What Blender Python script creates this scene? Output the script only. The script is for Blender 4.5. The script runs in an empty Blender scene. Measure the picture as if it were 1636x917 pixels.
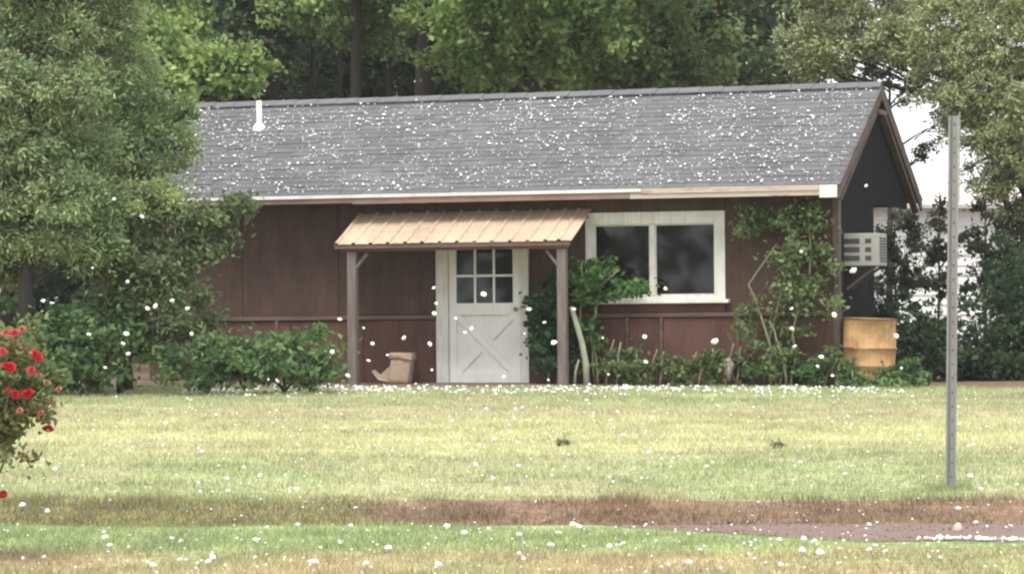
import bpy, bmesh, math, random
import numpy as np
from mathutils import Vector, Matrix

# ------------------------------------------------------------------ camera, sky, sun, exposure
S = bpy.context.scene
C = S.collection
FPX, W_PX, HOR, EYE = 5120.0, 1636.0, 500.0, 0.88
cam_d = bpy.data.cameras.new('camera')
cam = bpy.data.objects.new('camera', cam_d); C.objects.link(cam)
cam_d.sensor_width = 36.0
cam_d.lens = FPX / W_PX * 36.0
cam_d.clip_start, cam_d.clip_end = 0.5, 3000.0
cam.location = (0, 0, EYE)
cam.rotation_euler = (math.radians(90) + math.atan((HOR - 458.5) / FPX), 0, 0)
S.camera = cam

SUN_EL, SUN_AZ = math.radians(66), math.radians(196)      # azimuth: clockwise from +Y (away from camera)
w = bpy.data.worlds.new('World'); S.world = w; w.use_nodes = True
nt = w.node_tree; nt.nodes.clear()
sky = nt.nodes.new('ShaderNodeTexSky'); sky.sky_type = 'NISHITA'; sky.sun_disc = False
sky.sun_elevation = SUN_EL; sky.sun_rotation = SUN_AZ
sky.air_density = 1.3; sky.dust_density = 3.0
cl = nt.nodes.new('ShaderNodeTexNoise'); cl.inputs['Scale'].default_value = 2.2; cl.inputs['Detail'].default_value = 5
clr = nt.nodes.new('ShaderNodeMapRange')
clr.inputs[1].default_value = .3; clr.inputs[2].default_value = .6; clr.inputs[3].default_value = .72; clr.inputs[4].default_value = .97
mx = nt.nodes.new('ShaderNodeMixRGB'); mx.inputs[2].default_value = (10.2, 10.4, 10.6, 1)
bg = nt.nodes.new('ShaderNodeBackground'); bg.inputs['Strength'].default_value = 0.1
wo = nt.nodes.new('ShaderNodeOutputWorld')
nt.links.new(cl.outputs['Fac'], clr.inputs[0]); nt.links.new(clr.outputs[0], mx.inputs[0])
nt.links.new(sky.outputs[0], mx.inputs[1]); nt.links.new(mx.outputs[0], bg.inputs[0]); nt.links.new(bg.outputs[0], wo.inputs[0])

sl = bpy.data.lights.new('sun', 'SUN'); sl.energy = 2.3; sl.angle = math.radians(25); sl.color = (1, .95, .86)
so = bpy.data.objects.new('sun', sl); C.objects.link(so); so.location = (0, 0, 30)
sdir = Vector((math.sin(SUN_AZ) * math.cos(SUN_EL), math.cos(SUN_AZ) * math.cos(SUN_EL), math.sin(SUN_EL)))
so.rotation_euler = sdir.to_track_quat('Z', 'Y').to_euler()
S.view_settings.view_transform = 'Standard'; S.view_settings.look = 'None'
S.view_settings.exposure = 0.85; S.view_settings.gamma = 1; S.view_settings.use_curve_mapping = False
S.render.engine = 'CYCLES'
S.cycles.max_bounces = 8; S.cycles.transparent_max_bounces = 12
S.cycles.filter_width = 2.3

random.seed(7); rng = np.random.default_rng(7)

# ------------------------------------------------------------------ helpers
def at(px, py, dist):
    return Vector(((px - 818) / FPX * dist, dist, EYE - (py - HOR) / FPX * dist))

def link(o, parent=None):
    C.objects.link(o)
    if parent is not None: o.parent = parent
    return o

def tag(o, label=None, cat=None, group=None, kind=None):
    if label: o['label'] = label
    if cat: o['category'] = cat
    if group: o['group'] = group
    if kind: o['kind'] = kind
    return o

def empty(name, loc=(0, 0, 0), rot=(0, 0, 0), label=None, cat=None, group=None, parent=None):
    o = bpy.data.objects.new(name, None); o.empty_display_size = .2
    o.location = loc; o.rotation_euler = rot
    link(o, parent); return tag(o, label, cat, group)

class MB:
    def __init__(s): s.bm = bmesh.new()
    def hexa(s, p):           # 8 points: bottom 4 ccw, top 4 ccw
        v = [s.bm.verts.new(q) for q in p]
        for f in ((3, 2, 1, 0), (4, 5, 6, 7), (0, 1, 5, 4), (1, 2, 6, 5), (2, 3, 7, 6), (3, 0, 4, 7)):
            s.bm.faces.new([v[i] for i in f])
        return s
    def box(s, x0, x1, y0, y1, z0, z1):
        return s.hexa([(x0, y0, z0), (x1, y0, z0), (x1, y1, z0), (x0, y1, z0), (x0, y0, z1), (x1, y0, z1), (x1, y1, z1), (x0, y1, z1)])
    def prism(s, pts, a, b):  # pts: list of 3D points of one cap; extrude by vector (b-a)
        d = Vector(b) - Vector(a); n = len(pts)
        v0 = [s.bm.verts.new(Vector(p)) for p in pts]; v1 = [s.bm.verts.new(Vector(p) + d) for p in pts]
        s.bm.faces.new(v0[::-1]); s.bm.faces.new(v1)
        for i in range(n): s.bm.faces.new([v0[i], v0[(i + 1) % n], v1[(i + 1) % n], v1[i]])
        return s
    def bar(s, a, b, wd, th, up=(0, 0, 1)):   # rectangular bar from a to b
        a, b = Vector(a), Vector(b); d = (b - a).normalized(); x = d.cross(Vector(up)).normalized(); y = x.cross(d)
        o = [(-1, -1), (1, -1), (1, 1), (-1, 1)]
        return s.prism([a + x * wd / 2 * i + y * th / 2 * j for i, j in o], a, b)
    def tube(s, pts, rads, seg=8, cap=True):
        rings = []; pts = [Vector(p) for p in pts]
        for i, p in enumerate(pts):
            d = (pts[min(i + 1, len(pts) - 1)] - pts[max(i - 1, 0)]).normalized()
            ref = Vector((1, 0, 0)) if abs(d.x) < .9 else Vector((0, 1, 0))
            x = d.cross(ref).normalized(); y = d.cross(x)
            rings.append([s.bm.verts.new(p + (x * math.cos(2 * math.pi * k / seg) + y * math.sin(2 * math.pi * k / seg)) * rads[i]) for k in range(seg)])
        for r0, r1 in zip(rings, rings[1:]):
            for k in range(seg): s.bm.faces.new([r0[k], r0[(k + 1) % seg], r1[(k + 1) % seg], r1[k]])
        if cap: s.bm.faces.new(rings[0][::-1]); s.bm.faces.new(rings[-1])
        return s
    def lathe(s, prof, seg=24, cx=0, cy=0, close=False):
        rings = [[s.bm.verts.new((cx + r * math.cos(2 * math.pi * k / seg), cy + r * math.sin(2 * math.pi * k / seg), z)) for k in range(seg)] for r, z in prof]
        for r0, r1 in zip(rings, rings[1:]):
            for k in range(seg): s.bm.faces.new([r0[k], r0[(k + 1) % seg], r1[(k + 1) % seg], r1[k]])
        if close: s.bm.faces.new(rings[0][::-1]); s.bm.faces.new(rings[-1])
        return s
    def build(s, name, mat, parent=None, bevel=0, smooth=False, jit=0):
        if jit:
            for v in s.bm.verts: v.co += Vector((random.uniform(-jit, jit), random.uniform(-jit, jit), random.uniform(-jit, jit)))
        if bevel: bmesh.ops.bevel(s.bm, geom=list(s.bm.edges), offset=bevel, segments=1, affect='EDGES', profile=.5)
        bmesh.ops.recalc_face_normals(s.bm, faces=s.bm.faces)
        me = bpy.data.meshes.new(name); s.bm.to_mesh(me); s.bm.free()
        if smooth:
            for p in me.polygons: p.use_smooth = True
        me.materials.append(mat)
        return link(bpy.data.objects.new(name, me), parent)

def fast_mesh(name, verts, nper, mat, parent=None, col=None):
    """verts (N*nper,3) consecutive polygons of nper corners; col (N,3) colour of each piece"""
    me = bpy.data.meshes.new(name); nv = len(verts); nf = nv // nper
    me.vertices.add(nv); me.vertices.foreach_set('co', np.ascontiguousarray(verts, np.float32).ravel())
    me.loops.add(nv); me.loops.foreach_set('vertex_index', np.arange(nv, dtype=np.int32))
    me.polygons.add(nf); me.polygons.foreach_set('loop_start', np.arange(0, nv, nper, dtype=np.int32))
    me.update(calc_edges=True)
    if col is not None:
        a = me.color_attributes.new('Col', 'FLOAT_COLOR', 'POINT')
        c = np.ones((nv, 4), np.float32); c[:, :3] = np.repeat(col, nper, axis=0)
        a.data.foreach_set('color', c.ravel())
    me.materials.append(mat)
    return link(bpy.data.objects.new(name, me), parent)

def unit(a): return a / np.maximum(np.linalg.norm(a, axis=-1, keepdims=True), 1e-9)

_tab = rng.random((64, 64))
def vnoise(x, y, sc=1.0):
    x = np.asarray(x) * sc; y = np.asarray(y) * sc
    xi = np.floor(x).astype(int); yi = np.floor(y).astype(int); fx = x - xi; fy = y - yi
    fx = fx * fx * (3 - 2 * fx); fy = fy * fy * (3 - 2 * fy)
    g = lambda i, j: _tab[i % 64, j % 64]
    return (g(xi, yi) * (1 - fx) + g(xi + 1, yi) * fx) * (1 - fy) + (g(xi, yi + 1) * (1 - fx) + g(xi + 1, yi + 1) * fx) * fy

# ------------------------------------------------------------------ materials
def mat(name, base, rough=.8, var=.25, scale=6.0, stretch=(1, 1, 1), second=None, bump=.0, bscale=30., spec=.3, metal=0., coords='Object', thr=(.35, .7), island=0., stain=0.):
    m = bpy.data.materials.new(name); m.use_nodes = True; n = m.node_tree; b = n.nodes['Principled BSDF']
    tc = n.nodes.new('ShaderNodeTexCoord'); mp = n.nodes.new('ShaderNodeMapping'); mp.inputs['Scale'].default_value = stretch
    n.links.new(tc.outputs[coords], mp.inputs[0])
    nz = n.nodes.new('ShaderNodeTexNoise'); nz.inputs['Scale'].default_value = scale; nz.inputs['Detail'].default_value = 6; nz.inputs['Roughness'].default_value = .65
    n.links.new(mp.outputs[0], nz.inputs['Vector'])
    r = n.nodes.new('ShaderNodeValToRGB'); r.color_ramp.elements[0].position = thr[0]; r.color_ramp.elements[1].position = thr[1]
    s2 = second or tuple(c * (1 + var) for c in base); s1 = base if second else tuple(c * (1 - var) for c in base)
    r.color_ramp.elements[0].color = (*s1, 1); r.color_ramp.elements[1].color = (*s2, 1)
    n.links.new(nz.outputs['Fac'], r.inputs[0]); out = r.outputs[0]
    if island:
        g = n.nodes.new('ShaderNodeNewGeometry'); mr = n.nodes.new('ShaderNodeMapRange')
        mr.inputs[3].default_value = 1 - island; mr.inputs[4].default_value = 1 + island
        hs = n.nodes.new('ShaderNodeHueSaturation')
        n.links.new(g.outputs['Random Per Island'], mr.inputs[0]); n.links.new(mr.outputs[0], hs.inputs['Value']); n.links.new(out, hs.inputs['Color']); out = hs.outputs[0]
    if stain:
        sn = n.nodes.new('ShaderNodeTexNoise'); sn.inputs['Scale'].default_value = 1.1; sn.inputs['Detail'].default_value = 3; n.links.new(tc.outputs[coords], sn.inputs['Vector'])
        gn = n.nodes.new('ShaderNodeTexNoise'); gn.inputs['Scale'].default_value = 9; gn.inputs['Detail'].default_value = 6; m3 = n.nodes.new('ShaderNodeMapping'); m3.inputs['Scale'].default_value = (5, 1, .35); n.links.new(tc.outputs[coords], m3.inputs[0]); n.links.new(m3.outputs[0], gn.inputs['Vector'])
        ad = n.nodes.new('ShaderNodeMath'); ad.operation = 'ADD'; n.links.new(sn.outputs['Fac'], ad.inputs[0]); n.links.new(gn.outputs['Fac'], ad.inputs[1])
        ms = n.nodes.new('ShaderNodeMapRange'); ms.inputs[1].default_value = .75; ms.inputs[2].default_value = 1.25; ms.inputs[3].default_value = 1 - stain; ms.inputs[4].default_value = 1 + stain; n.links.new(ad.outputs[0], ms.inputs[0])
        h3 = n.nodes.new('ShaderNodeHueSaturation'); n.links.new(ms.outputs[0], h3.inputs['Value']); n.links.new(out, h3.inputs['Color']); out = h3.outputs[0]
    n.links.new(out, b.inputs['Base Color'])
    b.inputs['Roughness'].default_value = rough; b.inputs['Specular IOR Level'].default_value = spec; b.inputs['Metallic'].default_value = metal
    if bump:
        bn = n.nodes.new('ShaderNodeTexNoise'); bn.inputs['Scale'].default_value = bscale; bn.inputs['Detail'].default_value = 4
        n.links.new(mp.outputs[0], bn.inputs['Vector'])
        bp = n.nodes.new('ShaderNodeBump'); bp.inputs['Strength'].default_value = bump; bp.inputs['Distance'].default_value = .02
        n.links.new(bn.outputs['Fac'], bp.inputs['Height']); n.links.new(bp.outputs[0], b.inputs['Normal'])
    return m

def leaf_mat(name, trans=.35, rough=.6):
    m = bpy.data.materials.new(name); m.use_nodes = True; n = m.node_tree; b = n.nodes['Principled BSDF']
    a = n.nodes.new('ShaderNodeVertexColor'); a.layer_name = 'Col'
    n.links.new(a.outputs[0], b.inputs['Base Color']); b.inputs['Roughness'].default_value = rough; b.inputs['Specular IOR Level'].default_value = .35
    t = n.nodes.new('ShaderNodeBsdfTranslucent'); n.links.new(a.outputs[0], t.inputs[0])
    mix = n.nodes.new('ShaderNodeMixShader'); mix.inputs[0].default_value = trans
    o = n.nodes['Material Output']
    n.links.new(b.outputs[0], mix.inputs[1]); n.links.new(t.outputs[0], mix.inputs[2]); n.links.new(mix.outputs[0], o.inputs[0])
    return m

def glass_mat(name, tint=(.30, .31, .33), rough=.03):
    m = bpy.data.materials.new(name); m.use_nodes = True; n = m.node_tree; n.nodes.clear()
    o = n.nodes.new('ShaderNodeOutputMaterial'); f = n.nodes.new('ShaderNodeFresnel'); f.inputs[0].default_value = 1.5
    g = n.nodes.new('ShaderNodeBsdfGlossy'); g.inputs['Roughness'].default_value = rough
    t = n.nodes.new('ShaderNodeBsdfTransparent'); t.inputs[0].default_value = (*tint, 1)
    d = n.nodes.new('ShaderNodeBsdfDiffuse'); d.inputs[0].default_value = (.25, .24, .23, 1)
    m1 = n.nodes.new('ShaderNodeMixShader'); m1.inputs[0].default_value = .025      # film of dust
    m2 = n.nodes.new('ShaderNodeMixShader')
    n.links.new(t.outputs[0], m1.inputs[1]); n.links.new(d.outputs[0], m1.inputs[2])
    n.links.new(f.outputs[0], m2.inputs[0]); n.links.new(m1.outputs[0], m2.inputs[1]); n.links.new(g.outputs[0], m2.inputs[2])
    n.links.new(m2.outputs[0], o.inputs[0]); return m

M = {}
M['siding'] = mat('brown_siding', (.082, .046, .037), .85, second=(.046, .029, .025), stain=.24, scale=2.4, stretch=(1.8, 1, .45), bump=.25, bscale=40)
M['siding_red'] = mat('red_brown_siding', (.118, .056, .045), .85, second=(.062, .034, .029), stain=.22, scale=2.2, stretch=(1.6, 1, .6), bump=.25, bscale=40)
M['gable'] = mat('shaded_siding', (.009, .010, .010), .9, scale=2, stretch=(1, 3, .3), bump=.2, spec=.08)  # shade from trees and roof overhang is put into this near-black colour
M['trim_brown'] = mat('brown_trim', (.17, .10, .085), .8, second=(.09, .055, .048), scale=3, stretch=(.4, 1, 4), bump=.2)
M['dark_trim'] = mat('dark_brown_trim', (.10, .075, .068), .8, var=.3, scale=4, bump=.2)
M['fascia'] = mat('peeling_white_paint', (.46, .38, .345), .75, second=(.25, .17, .145), scale=2.4, stretch=(.9, 1, 5), bump=.2, thr=(.52, .68))
M['fascia_brown'] = mat('faded_brown_paint', (.30, .20, .18), .8, second=(.18, .115, .10), scale=2.5, stretch=(.6, 1, 3), bump=.2)
M['white'] = mat('white_paint', (.66, .64, .62), .6, second=(.52, .49, .46), stain=.12, scale=5, stretch=(1, 1, .6), bump=.12, thr=(.45, .75))
M['door'] = mat('white_door_paint', (.78, .77, .76), .55, second=(.68, .66, .64), stain=.08, scale=4, stretch=(1, 1, .5), bump=.08, thr=(.45, .8))
M['post'] = mat('weathered_wood', (.20, .165, .155), .85, second=(.12, .095, .09), scale=8, stretch=(3, 3, .4), bump=.4)
M['tan_metal'] = mat('tan_painted_metal', (.44, .345, .25), .55, second=(.34, .255, .18), stain=.2, scale=3, stretch=(1, .6, .6), spec=.4, thr=(.4, .8))
M['shingle'] = mat('grey_shingle', (.128, .128, .136), .9, second=(.095, .094, .099), scale=1.2, bump=.5, bscale=90, island=.13)
M['soffit'] = mat('soffit_board', (.16, .10, .085), .9, var=.3, scale=4)
M['concrete'] = mat('stained_concrete', (.25, .17, .14), .9, second=(.16, .11, .09), scale=5, bump=.3)
M['interior'] = mat('interior_plaster', (.10, .095, .09), .95, var=.2, scale=2)
M['pipe'] = mat('white_pipe', (.75, .75, .74), .5, var=.06)
M['brass'] = mat('door_knob_metal', (.5, .48, .44), .3, var=.1, metal=.9)
M['glass'] = glass_mat('window_glass')
M['ac'] = mat('ac_casing', (.31, .305, .295), .55, second=(.25, .245, .235), scale=5)
M['ac_dark'] = mat('ac_louvre_dark', (.05, .05, .05), .7, var=.2)
M['barrel'] = mat('rusty_tan_drum', (.44, .275, .135), .75, second=(.25, .12, .055), stain=.2, scale=5, stretch=(1, 1, 1.4), bump=.25, thr=(.42, .75))
M['rust'] = mat('dark_rust', (.13, .07, .045), .9, var=.3, scale=8)
M['card'] = mat('weathered_cardboard', (.43, .325, .25), .9, second=(.30, .22, .165), scale=6, bump=.2)
M['galv'] = mat('galvanised_steel', (.30, .30, .295), .5, second=(.22, .22, .215), scale=14, stretch=(1, 1, .2), metal=.25, spec=.4)
M['bark'] = mat('grey_bark', (.065, .056, .050), .95, second=(.035, .031, .028), scale=7, stretch=(2, 2, .5), bump=.8, bscale=14)
M['bark_red'] = mat('reddish_bark', (.13, .075, .06), .95, second=(.07, .045, .04), scale=7, stretch=(2, 2, .4), bump=.8, bscale=14)
M['stem'] = mat('pale_stem', (.24, .23, .15), .9, second=(.15, .15, .09), scale=9)
M['leaf'] = leaf_mat('broad_leaf', .42)
M['needle'] = leaf_mat('cedar_spray', .2, .75)
M['grassm'] = leaf_mat('grass_blade', .3, .8)
M['petal'] = leaf_mat('rose_petal', .25, .6)
M['hail'] = mat('hail_ice', (.86, .88, .90), .35, var=.05, scale=20, spec=.5)
M['clapboard'] = mat('white_clapboard', (.80, .80, .80), .6, var=.06, scale=3)
M['stone'] = mat('pale_stone', (.50, .42, .36), .9, var=.2, scale=12, bump=.4)
M['clay'] = mat('dark_pot', (.055, .045, .042), .8, var=.3, scale=8)

# ------------------------------------------------------------------ ground
def gz(x, y):
    x = np.asarray(x, float); y = np.asarray(y, float)
    ys = [-40, 0, 17.0, 19.2, 20.0, 21.05, 21.7, 22.0, 38.3, 41, 70, 400, 2500]
    zs = [-.9, -.72, -.53, -.505, -.51, -.505, -.41, -.38, -.03, 0, .12, .3, .3]
    wob = .12 * (vnoise(x, 3.3 + 0 * x, .7) - .5)
    z = np.interp(y + wob * (np.abs(y - 21.4) < 2), ys, zs)
    near = np.clip((y - 12) / 3, 0, 1) * np.clip((60 - y) / 6, 0, 1) * np.clip((16 - np.abs(x)) / 4, 0, 1)
    calm = np.clip(np.abs(y - 38.8) / 1.5, 0.15, 1)
    return z + near * calm * (.05 * (vnoise(x, y, .45) - .5) + .018 * (vnoise(x + 9, y, 1.9) - .5))

def bank_red(x, y):      # where bare red soil shows on the cut bank
    return np.clip((x + 1.7 + 1.2 * (vnoise(x, y, .9) - .5)) / .8, 0, 1)

xs = np.concatenate([[-1500, -400, -120, -50, -25], np.linspace(-16, 16, 129), [25, 50, 120, 400, 1500]])
ysg = np.concatenate([[-40, -15, 0, 8, 13], np.linspace(16, 20, 17), np.linspace(20.1, 22.4, 30), np.linspace(22.7, 44, 72), np.linspace(46, 70, 14), [90, 150, 400, 1000, 2500]])
gx, gy = np.meshgrid(xs, ysg); gv = np.stack([gx, gy, gz(gx, gy)], -1).reshape(-1, 3)
nx, ny = len(xs), len(ysg)
idx = (np.arange(ny - 1)[:, None] * nx + np.arange(nx - 1)[None]).ravel()
me = bpy.data.meshes.new('ground')
me.from_pydata(gv.tolist(), [], np.stack([idx, idx + 1, idx + nx + 1, idx + nx], -1).tolist())
for p in me.polygons: p.use_smooth = True

def lawn_colour(x, y):
    """turf colour: tan, pale and green strips across the mown lawn"""
    n1 = vnoise(x, y, .5); n2 = vnoise(x + 31, y, 1.4); n3 = vnoise(x * .35 + 7, y, 1.1); n4 = vnoise(x + 5, y + 3, 4.5)
    pale = np.array([.475, .475, .26]); tan = np.array([.41, .395, .24]); green = np.array([.31, .36, .18]); dull = np.array([.39, .395, .22]); lush = np.array([.27, .34, .16]); brown = np.array([.205, .125, .092])
    yy = y + 1.6 * (n3 - .5)
    def seg(a, b, s=.7): return np.clip((yy - a) / s + .5, 0, 1) * np.clip((b - yy) / s + .5, 0, 1)
    col = np.ones(x.shape + (3,)) * dull
    def mixin(c, f):
        nonlocal col
        f = np.clip(f, 0, 1)[..., None]; col = col * (1 - f) + c * f
    mixin(tan, seg(31.5, 34.5) * (.35 + .9 * n1)); mixin(pale, seg(26.8, 31.8, 1.1) * (.6 + .6 * n2))
    mixin(green, seg(34.3, 40) * (.25 + .9 * n2)); mixin(green, seg(22, 26.0) * (.1 + .9 * n1)); mixin(tan, np.clip((n2 - .6) * 3, 0, .7))
    fg = y < 20.95
    gcol = np.ones_like(col) * lush
    k = np.clip((19.0 - (y + 1.0 * (n3 - .5))) / 1.0, 0, 1) * (.3 + .9 * n2); gcol = gcol * (1 - np.clip(k, 0, 1)[..., None]) + np.array([.42, .33, .20]) * np.clip(k, 0, 1)[..., None]
    gcol = gcol * (1 - .5 * np.clip(n4 - .35, 0, 1)[..., None]) + np.array([.36, .38, .16]) * .5 * np.clip(n4 - .35, 0, 1)[..., None]
    col = np.where(fg[..., None], gcol, col)
    bank = (y >= 20.95) & (y < 22.05)
    br = bank_red(x, y)[..., None]
    bcol = np.array([.22, .21, .10]) * (1 - br) + (brown * (1 - .55 * n4[..., None]) + np.array([.34, .27, .14]) * .55 * n4[..., None]) * br
    e = np.clip((22.05 - y) / .25, 0, 1)[..., None]
    col = np.where(bank[..., None], bcol * e + col * (1 - e), col)
    st = vnoise(x * .8 + 3, y * 3.2, 1.0) * .6 + vnoise(x * 2.2, y * 5.0 + 8, 1.0) * .4
    return col * (.62 + .34 * n4[..., None] + .44 * st[..., None])

gc = np.ones((len(gv), 4), np.float32)
soil = np.array([.19, .15, .09])
gc[:, :3] = lawn_colour(gv[:, 0], gv[:, 1]) * .75 + soil * .25
_rb = (bank_red(gv[:, 0], gv[:, 1]) * ((gv[:, 1] > 20.9) & (gv[:, 1] < 21.95)))[:, None]; gc[:, :3] = gc[:, :3] * (1 - .8 * _rb) + np.array([.19, .125, .09]) * .8 * _rb
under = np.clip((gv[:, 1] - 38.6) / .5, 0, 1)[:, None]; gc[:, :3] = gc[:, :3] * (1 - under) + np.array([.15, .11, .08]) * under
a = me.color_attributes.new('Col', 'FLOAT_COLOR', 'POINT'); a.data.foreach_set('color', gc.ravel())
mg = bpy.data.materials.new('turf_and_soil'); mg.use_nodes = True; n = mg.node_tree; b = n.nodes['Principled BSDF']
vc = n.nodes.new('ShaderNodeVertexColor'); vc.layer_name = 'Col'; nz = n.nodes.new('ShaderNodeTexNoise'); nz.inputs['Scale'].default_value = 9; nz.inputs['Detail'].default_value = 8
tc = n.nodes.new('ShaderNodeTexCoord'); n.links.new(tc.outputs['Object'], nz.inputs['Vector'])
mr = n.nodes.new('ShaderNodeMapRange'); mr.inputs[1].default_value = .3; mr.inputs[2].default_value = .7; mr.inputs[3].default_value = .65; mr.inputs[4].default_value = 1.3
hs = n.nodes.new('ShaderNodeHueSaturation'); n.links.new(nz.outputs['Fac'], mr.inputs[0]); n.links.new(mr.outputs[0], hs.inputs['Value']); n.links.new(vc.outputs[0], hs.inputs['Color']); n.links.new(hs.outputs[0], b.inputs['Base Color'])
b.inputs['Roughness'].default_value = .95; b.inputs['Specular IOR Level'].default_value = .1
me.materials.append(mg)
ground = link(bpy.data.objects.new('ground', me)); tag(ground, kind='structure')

def track_edge(x): return 21.0 - 1.75 * np.clip((x - .3) / 1.9, .10, 1) ** 1.3 + .07 * np.sin(x * 2.7) + .08 * (vnoise(x, 1.7 + 0 * np.asarray(x), 3.3) - .5) + .10 * (vnoise(x, 9.2 + 0 * np.asarray(x), 11.) - .5)
# wet red dirt track running in the ditch, widening to the right
tx = np.linspace(.3, 9, 240)
wdt = np.clip((tx - .3) / 1.9, .10, 1) ** 1.3
v = []
for i, x in enumerate(tx):
    e0 = 21.0 - .02 * math.sin(x * 3); e1 = float(track_edge(x))
    for j in range(5):
        y = e0 + (e1 - e0) * j / 4
        v.append((x, y, float(gz(x, y)) + .010 if 0 < j < 4 else float(gz(x, y)) + .004))
f = [(i * 5 + j, i * 5 + j + 1, i * 5 + j + 6, i * 5 + j + 5) for i in range(239) for j in range(4)]
me = bpy.data.meshes.new('dirt_track'); me.from_pydata(v, [], f)
M['mud'] = mat('wet_red_mud', (.165, .098, .074), .5, second=(.095, .057, .045), scale=4, stretch=(.5, 3, 1), bump=.3, bscale=18, spec=.4)
me.materials.append(M['mud']); tag(link(bpy.data.objects.new('dirt_track', me)), kind='structure')

# grass blades
def grass(name, n, x0, x1, y0, y1, h, wdt, keep=None, colour=None, label=None, lean=.6):
    x = rng.uniform(x0, x1, n); y = rng.uniform(y0, y1, n)
    if keep is not None:
        k = keep(x, y); x, y = x[k], y[k]
    n = len(x); z = gz(x, y)
    clump = vnoise(x, y, 2.4)
    hh = h * rng.uniform(.45, 1.15, n) * (.55 + .8 * clump)
    hh = np.where((x > -.2) & (y < 21) & (y > track_edge(x) - .7), hh * .5, hh)
    az = rng.uniform(0, 2 * np.pi, n); ln = rng.normal(0, lean, (n, 2))
    c, s = np.cos(az) * wdt / 2, np.sin(az) * wdt / 2
    p = np.empty((n, 3, 3)); p[:, 0] = np.stack([x - c, y - s, z - .01], -1); p[:, 1] = np.stack([x + c, y + s, z - .01], -1)
    p[:, 2] = np.stack([x + ln[:, 0] * hh, y + ln[:, 1] * hh, z + hh], -1)
    col = (colour or lawn_colour)(x, y) * rng.uniform(.7, 1.3, (n, 1)) * np.array([1, 1, 1]) + rng.normal(0, .012, (n, 3))
    o = fast_mesh(name, p.reshape(-1, 3), 3, M['grassm'], None, np.clip(col, .01, .9))
    return tag(o, label, 'grass', kind='stuff')

def not_track(x, y): return ~((x > .3) & (y < 21.02) & (y > track_edge(x) - .12 + .3 * vnoise(x + 3, y, 6.) ** 2)) | (rng.random(len(x)) < .05)
grass('lawn_grass', 210000, -7, 7.2, 22.0, 38.7, .05, .010, keep=lambda x, y: (np.abs(x) < y * .19 + .5), label='pale yellow green mown lawn between ditch bank and house')
grass('verge_grass', 70000, -4.6, 4.6, 15.5, 21.0, .05, .008, keep=not_track, label='green verge grass on the near side of the red ditch')
def bank_keep(x, y): return rng.random(len(x)) > .62 * bank_red(x, y) * (.15 + 1.3 * vnoise(x, y, 2.7))
grass('bank_grass', 36000, -5, 5.2, 20.95, 22.1, .055, .008, keep=bank_keep, label='brown dry grass on the low red soil bank')

def tuft_keep(x, y): return (vnoise(x + 17, y, 3.1) > .62)
def tuft_col(x, y):
    t = rng.random((len(x), 1)); return np.array([.15, .10, .07]) * (1 - t) + np.array([.34, .28, .18]) * t
grass('dry_tufts', 16000, -4.6, 5.2, 21.0, 21.95, .07, .007, keep=tuft_keep, colour=tuft_col, label='straggly dry tufts along the lip of the soil bank', lean=.5)
# ------------------------------------------------------------------ the cottage
TH = math.radians(17.5); ROLL = .009
house = empty('house', (0, 40, 0), (0, -ROLL, -TH), 'brown single storey cottage with grey shingle roof and tan metal porch', 'house')
bpy.context.view_layer.update()
HM = Matrix.Translation((0, 40, 0)) @ Matrix.Rotation(-TH, 4, 'Z') @ Matrix.Rotation(-ROLL, 4, 'Y')
def hw(u, v, z): return HM @ Vector((u, v, z))
UL, UR = -5.1, 4.05; V0, V1 = .40, 2.66; EZ, AZ_, VM = 2.40, 3.80, 2.78; RL, RR = -5.4, 4.15; VB = 5.56
DO = (-1.12, .11); WI = (.86, 2.65, 1.03, 2.12)
# wall core with openings for door and window
wl = MB()
for (a0, a1, z0, z1) in ((UL, DO[0], -.15, 2.45), (DO[0], DO[1], 2.12, 2.45), (DO[1], WI[0], -.15, 2.45), (WI[0], WI[1], -.15, WI[2]), (WI[0], WI[1], WI[3], 2.45), (WI[1], UR, -.15, 2.45)):
    wl.box(a0, a1, V0 + .034, V0 + .12, z0, z1)
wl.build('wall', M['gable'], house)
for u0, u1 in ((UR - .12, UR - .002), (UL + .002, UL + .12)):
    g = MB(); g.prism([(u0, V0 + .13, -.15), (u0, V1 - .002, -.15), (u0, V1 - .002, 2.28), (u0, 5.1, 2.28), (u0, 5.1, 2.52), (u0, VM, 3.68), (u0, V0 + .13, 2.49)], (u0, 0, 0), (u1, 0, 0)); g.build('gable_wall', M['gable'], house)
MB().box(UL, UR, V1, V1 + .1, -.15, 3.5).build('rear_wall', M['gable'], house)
MB().box(UL + .13, UR - .13, V0 + .13, V1 - .01, -.1, -.02).build('interior_floor', M['interior'], house)
MB().box(UL + .13, UR - .13, 2.5, 2.58, -.018, 2.4).build('interior_partition', M['interior'], house)
MB().box(UL + .13, UR - .13, V0 + .13, 2.64, 2.42, 2.44).build('interior_ceiling', M['interior'], house)
# vertical siding sheets on the gable end facing the pole
yv = V0 + .14
while yv < 5.0:
    y2 = min(yv + .3, 5.12); zb = -.1 if yv < V1 - .1 else 2.25; zt = lambda v_: 2.36 + (1 - abs(v_ - VM) / VM) * 1.38
    pk = [(UR, yv, zb), (UR, y2 - .012, zb), (UR, y2 - .012, zt(y2))] + ([(UR, VM, zt(VM))] if yv < VM < y2 else []) + [(UR, yv, zt(yv))]
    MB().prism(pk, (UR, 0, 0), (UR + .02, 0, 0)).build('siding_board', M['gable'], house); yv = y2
for ub in (UL + .1, -2.2, .8, 2.9): MB().box(ub - .05, ub + .05, 5.0, 5.1, -.15, 2.27).build('rear_post', M['dark_trim'], house, bevel=.005)
MB().box(UL, UR - .13, 4.99, 5.09, 2.28, 2.40).build('rear_beam', M['dark_trim'], house)
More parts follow.
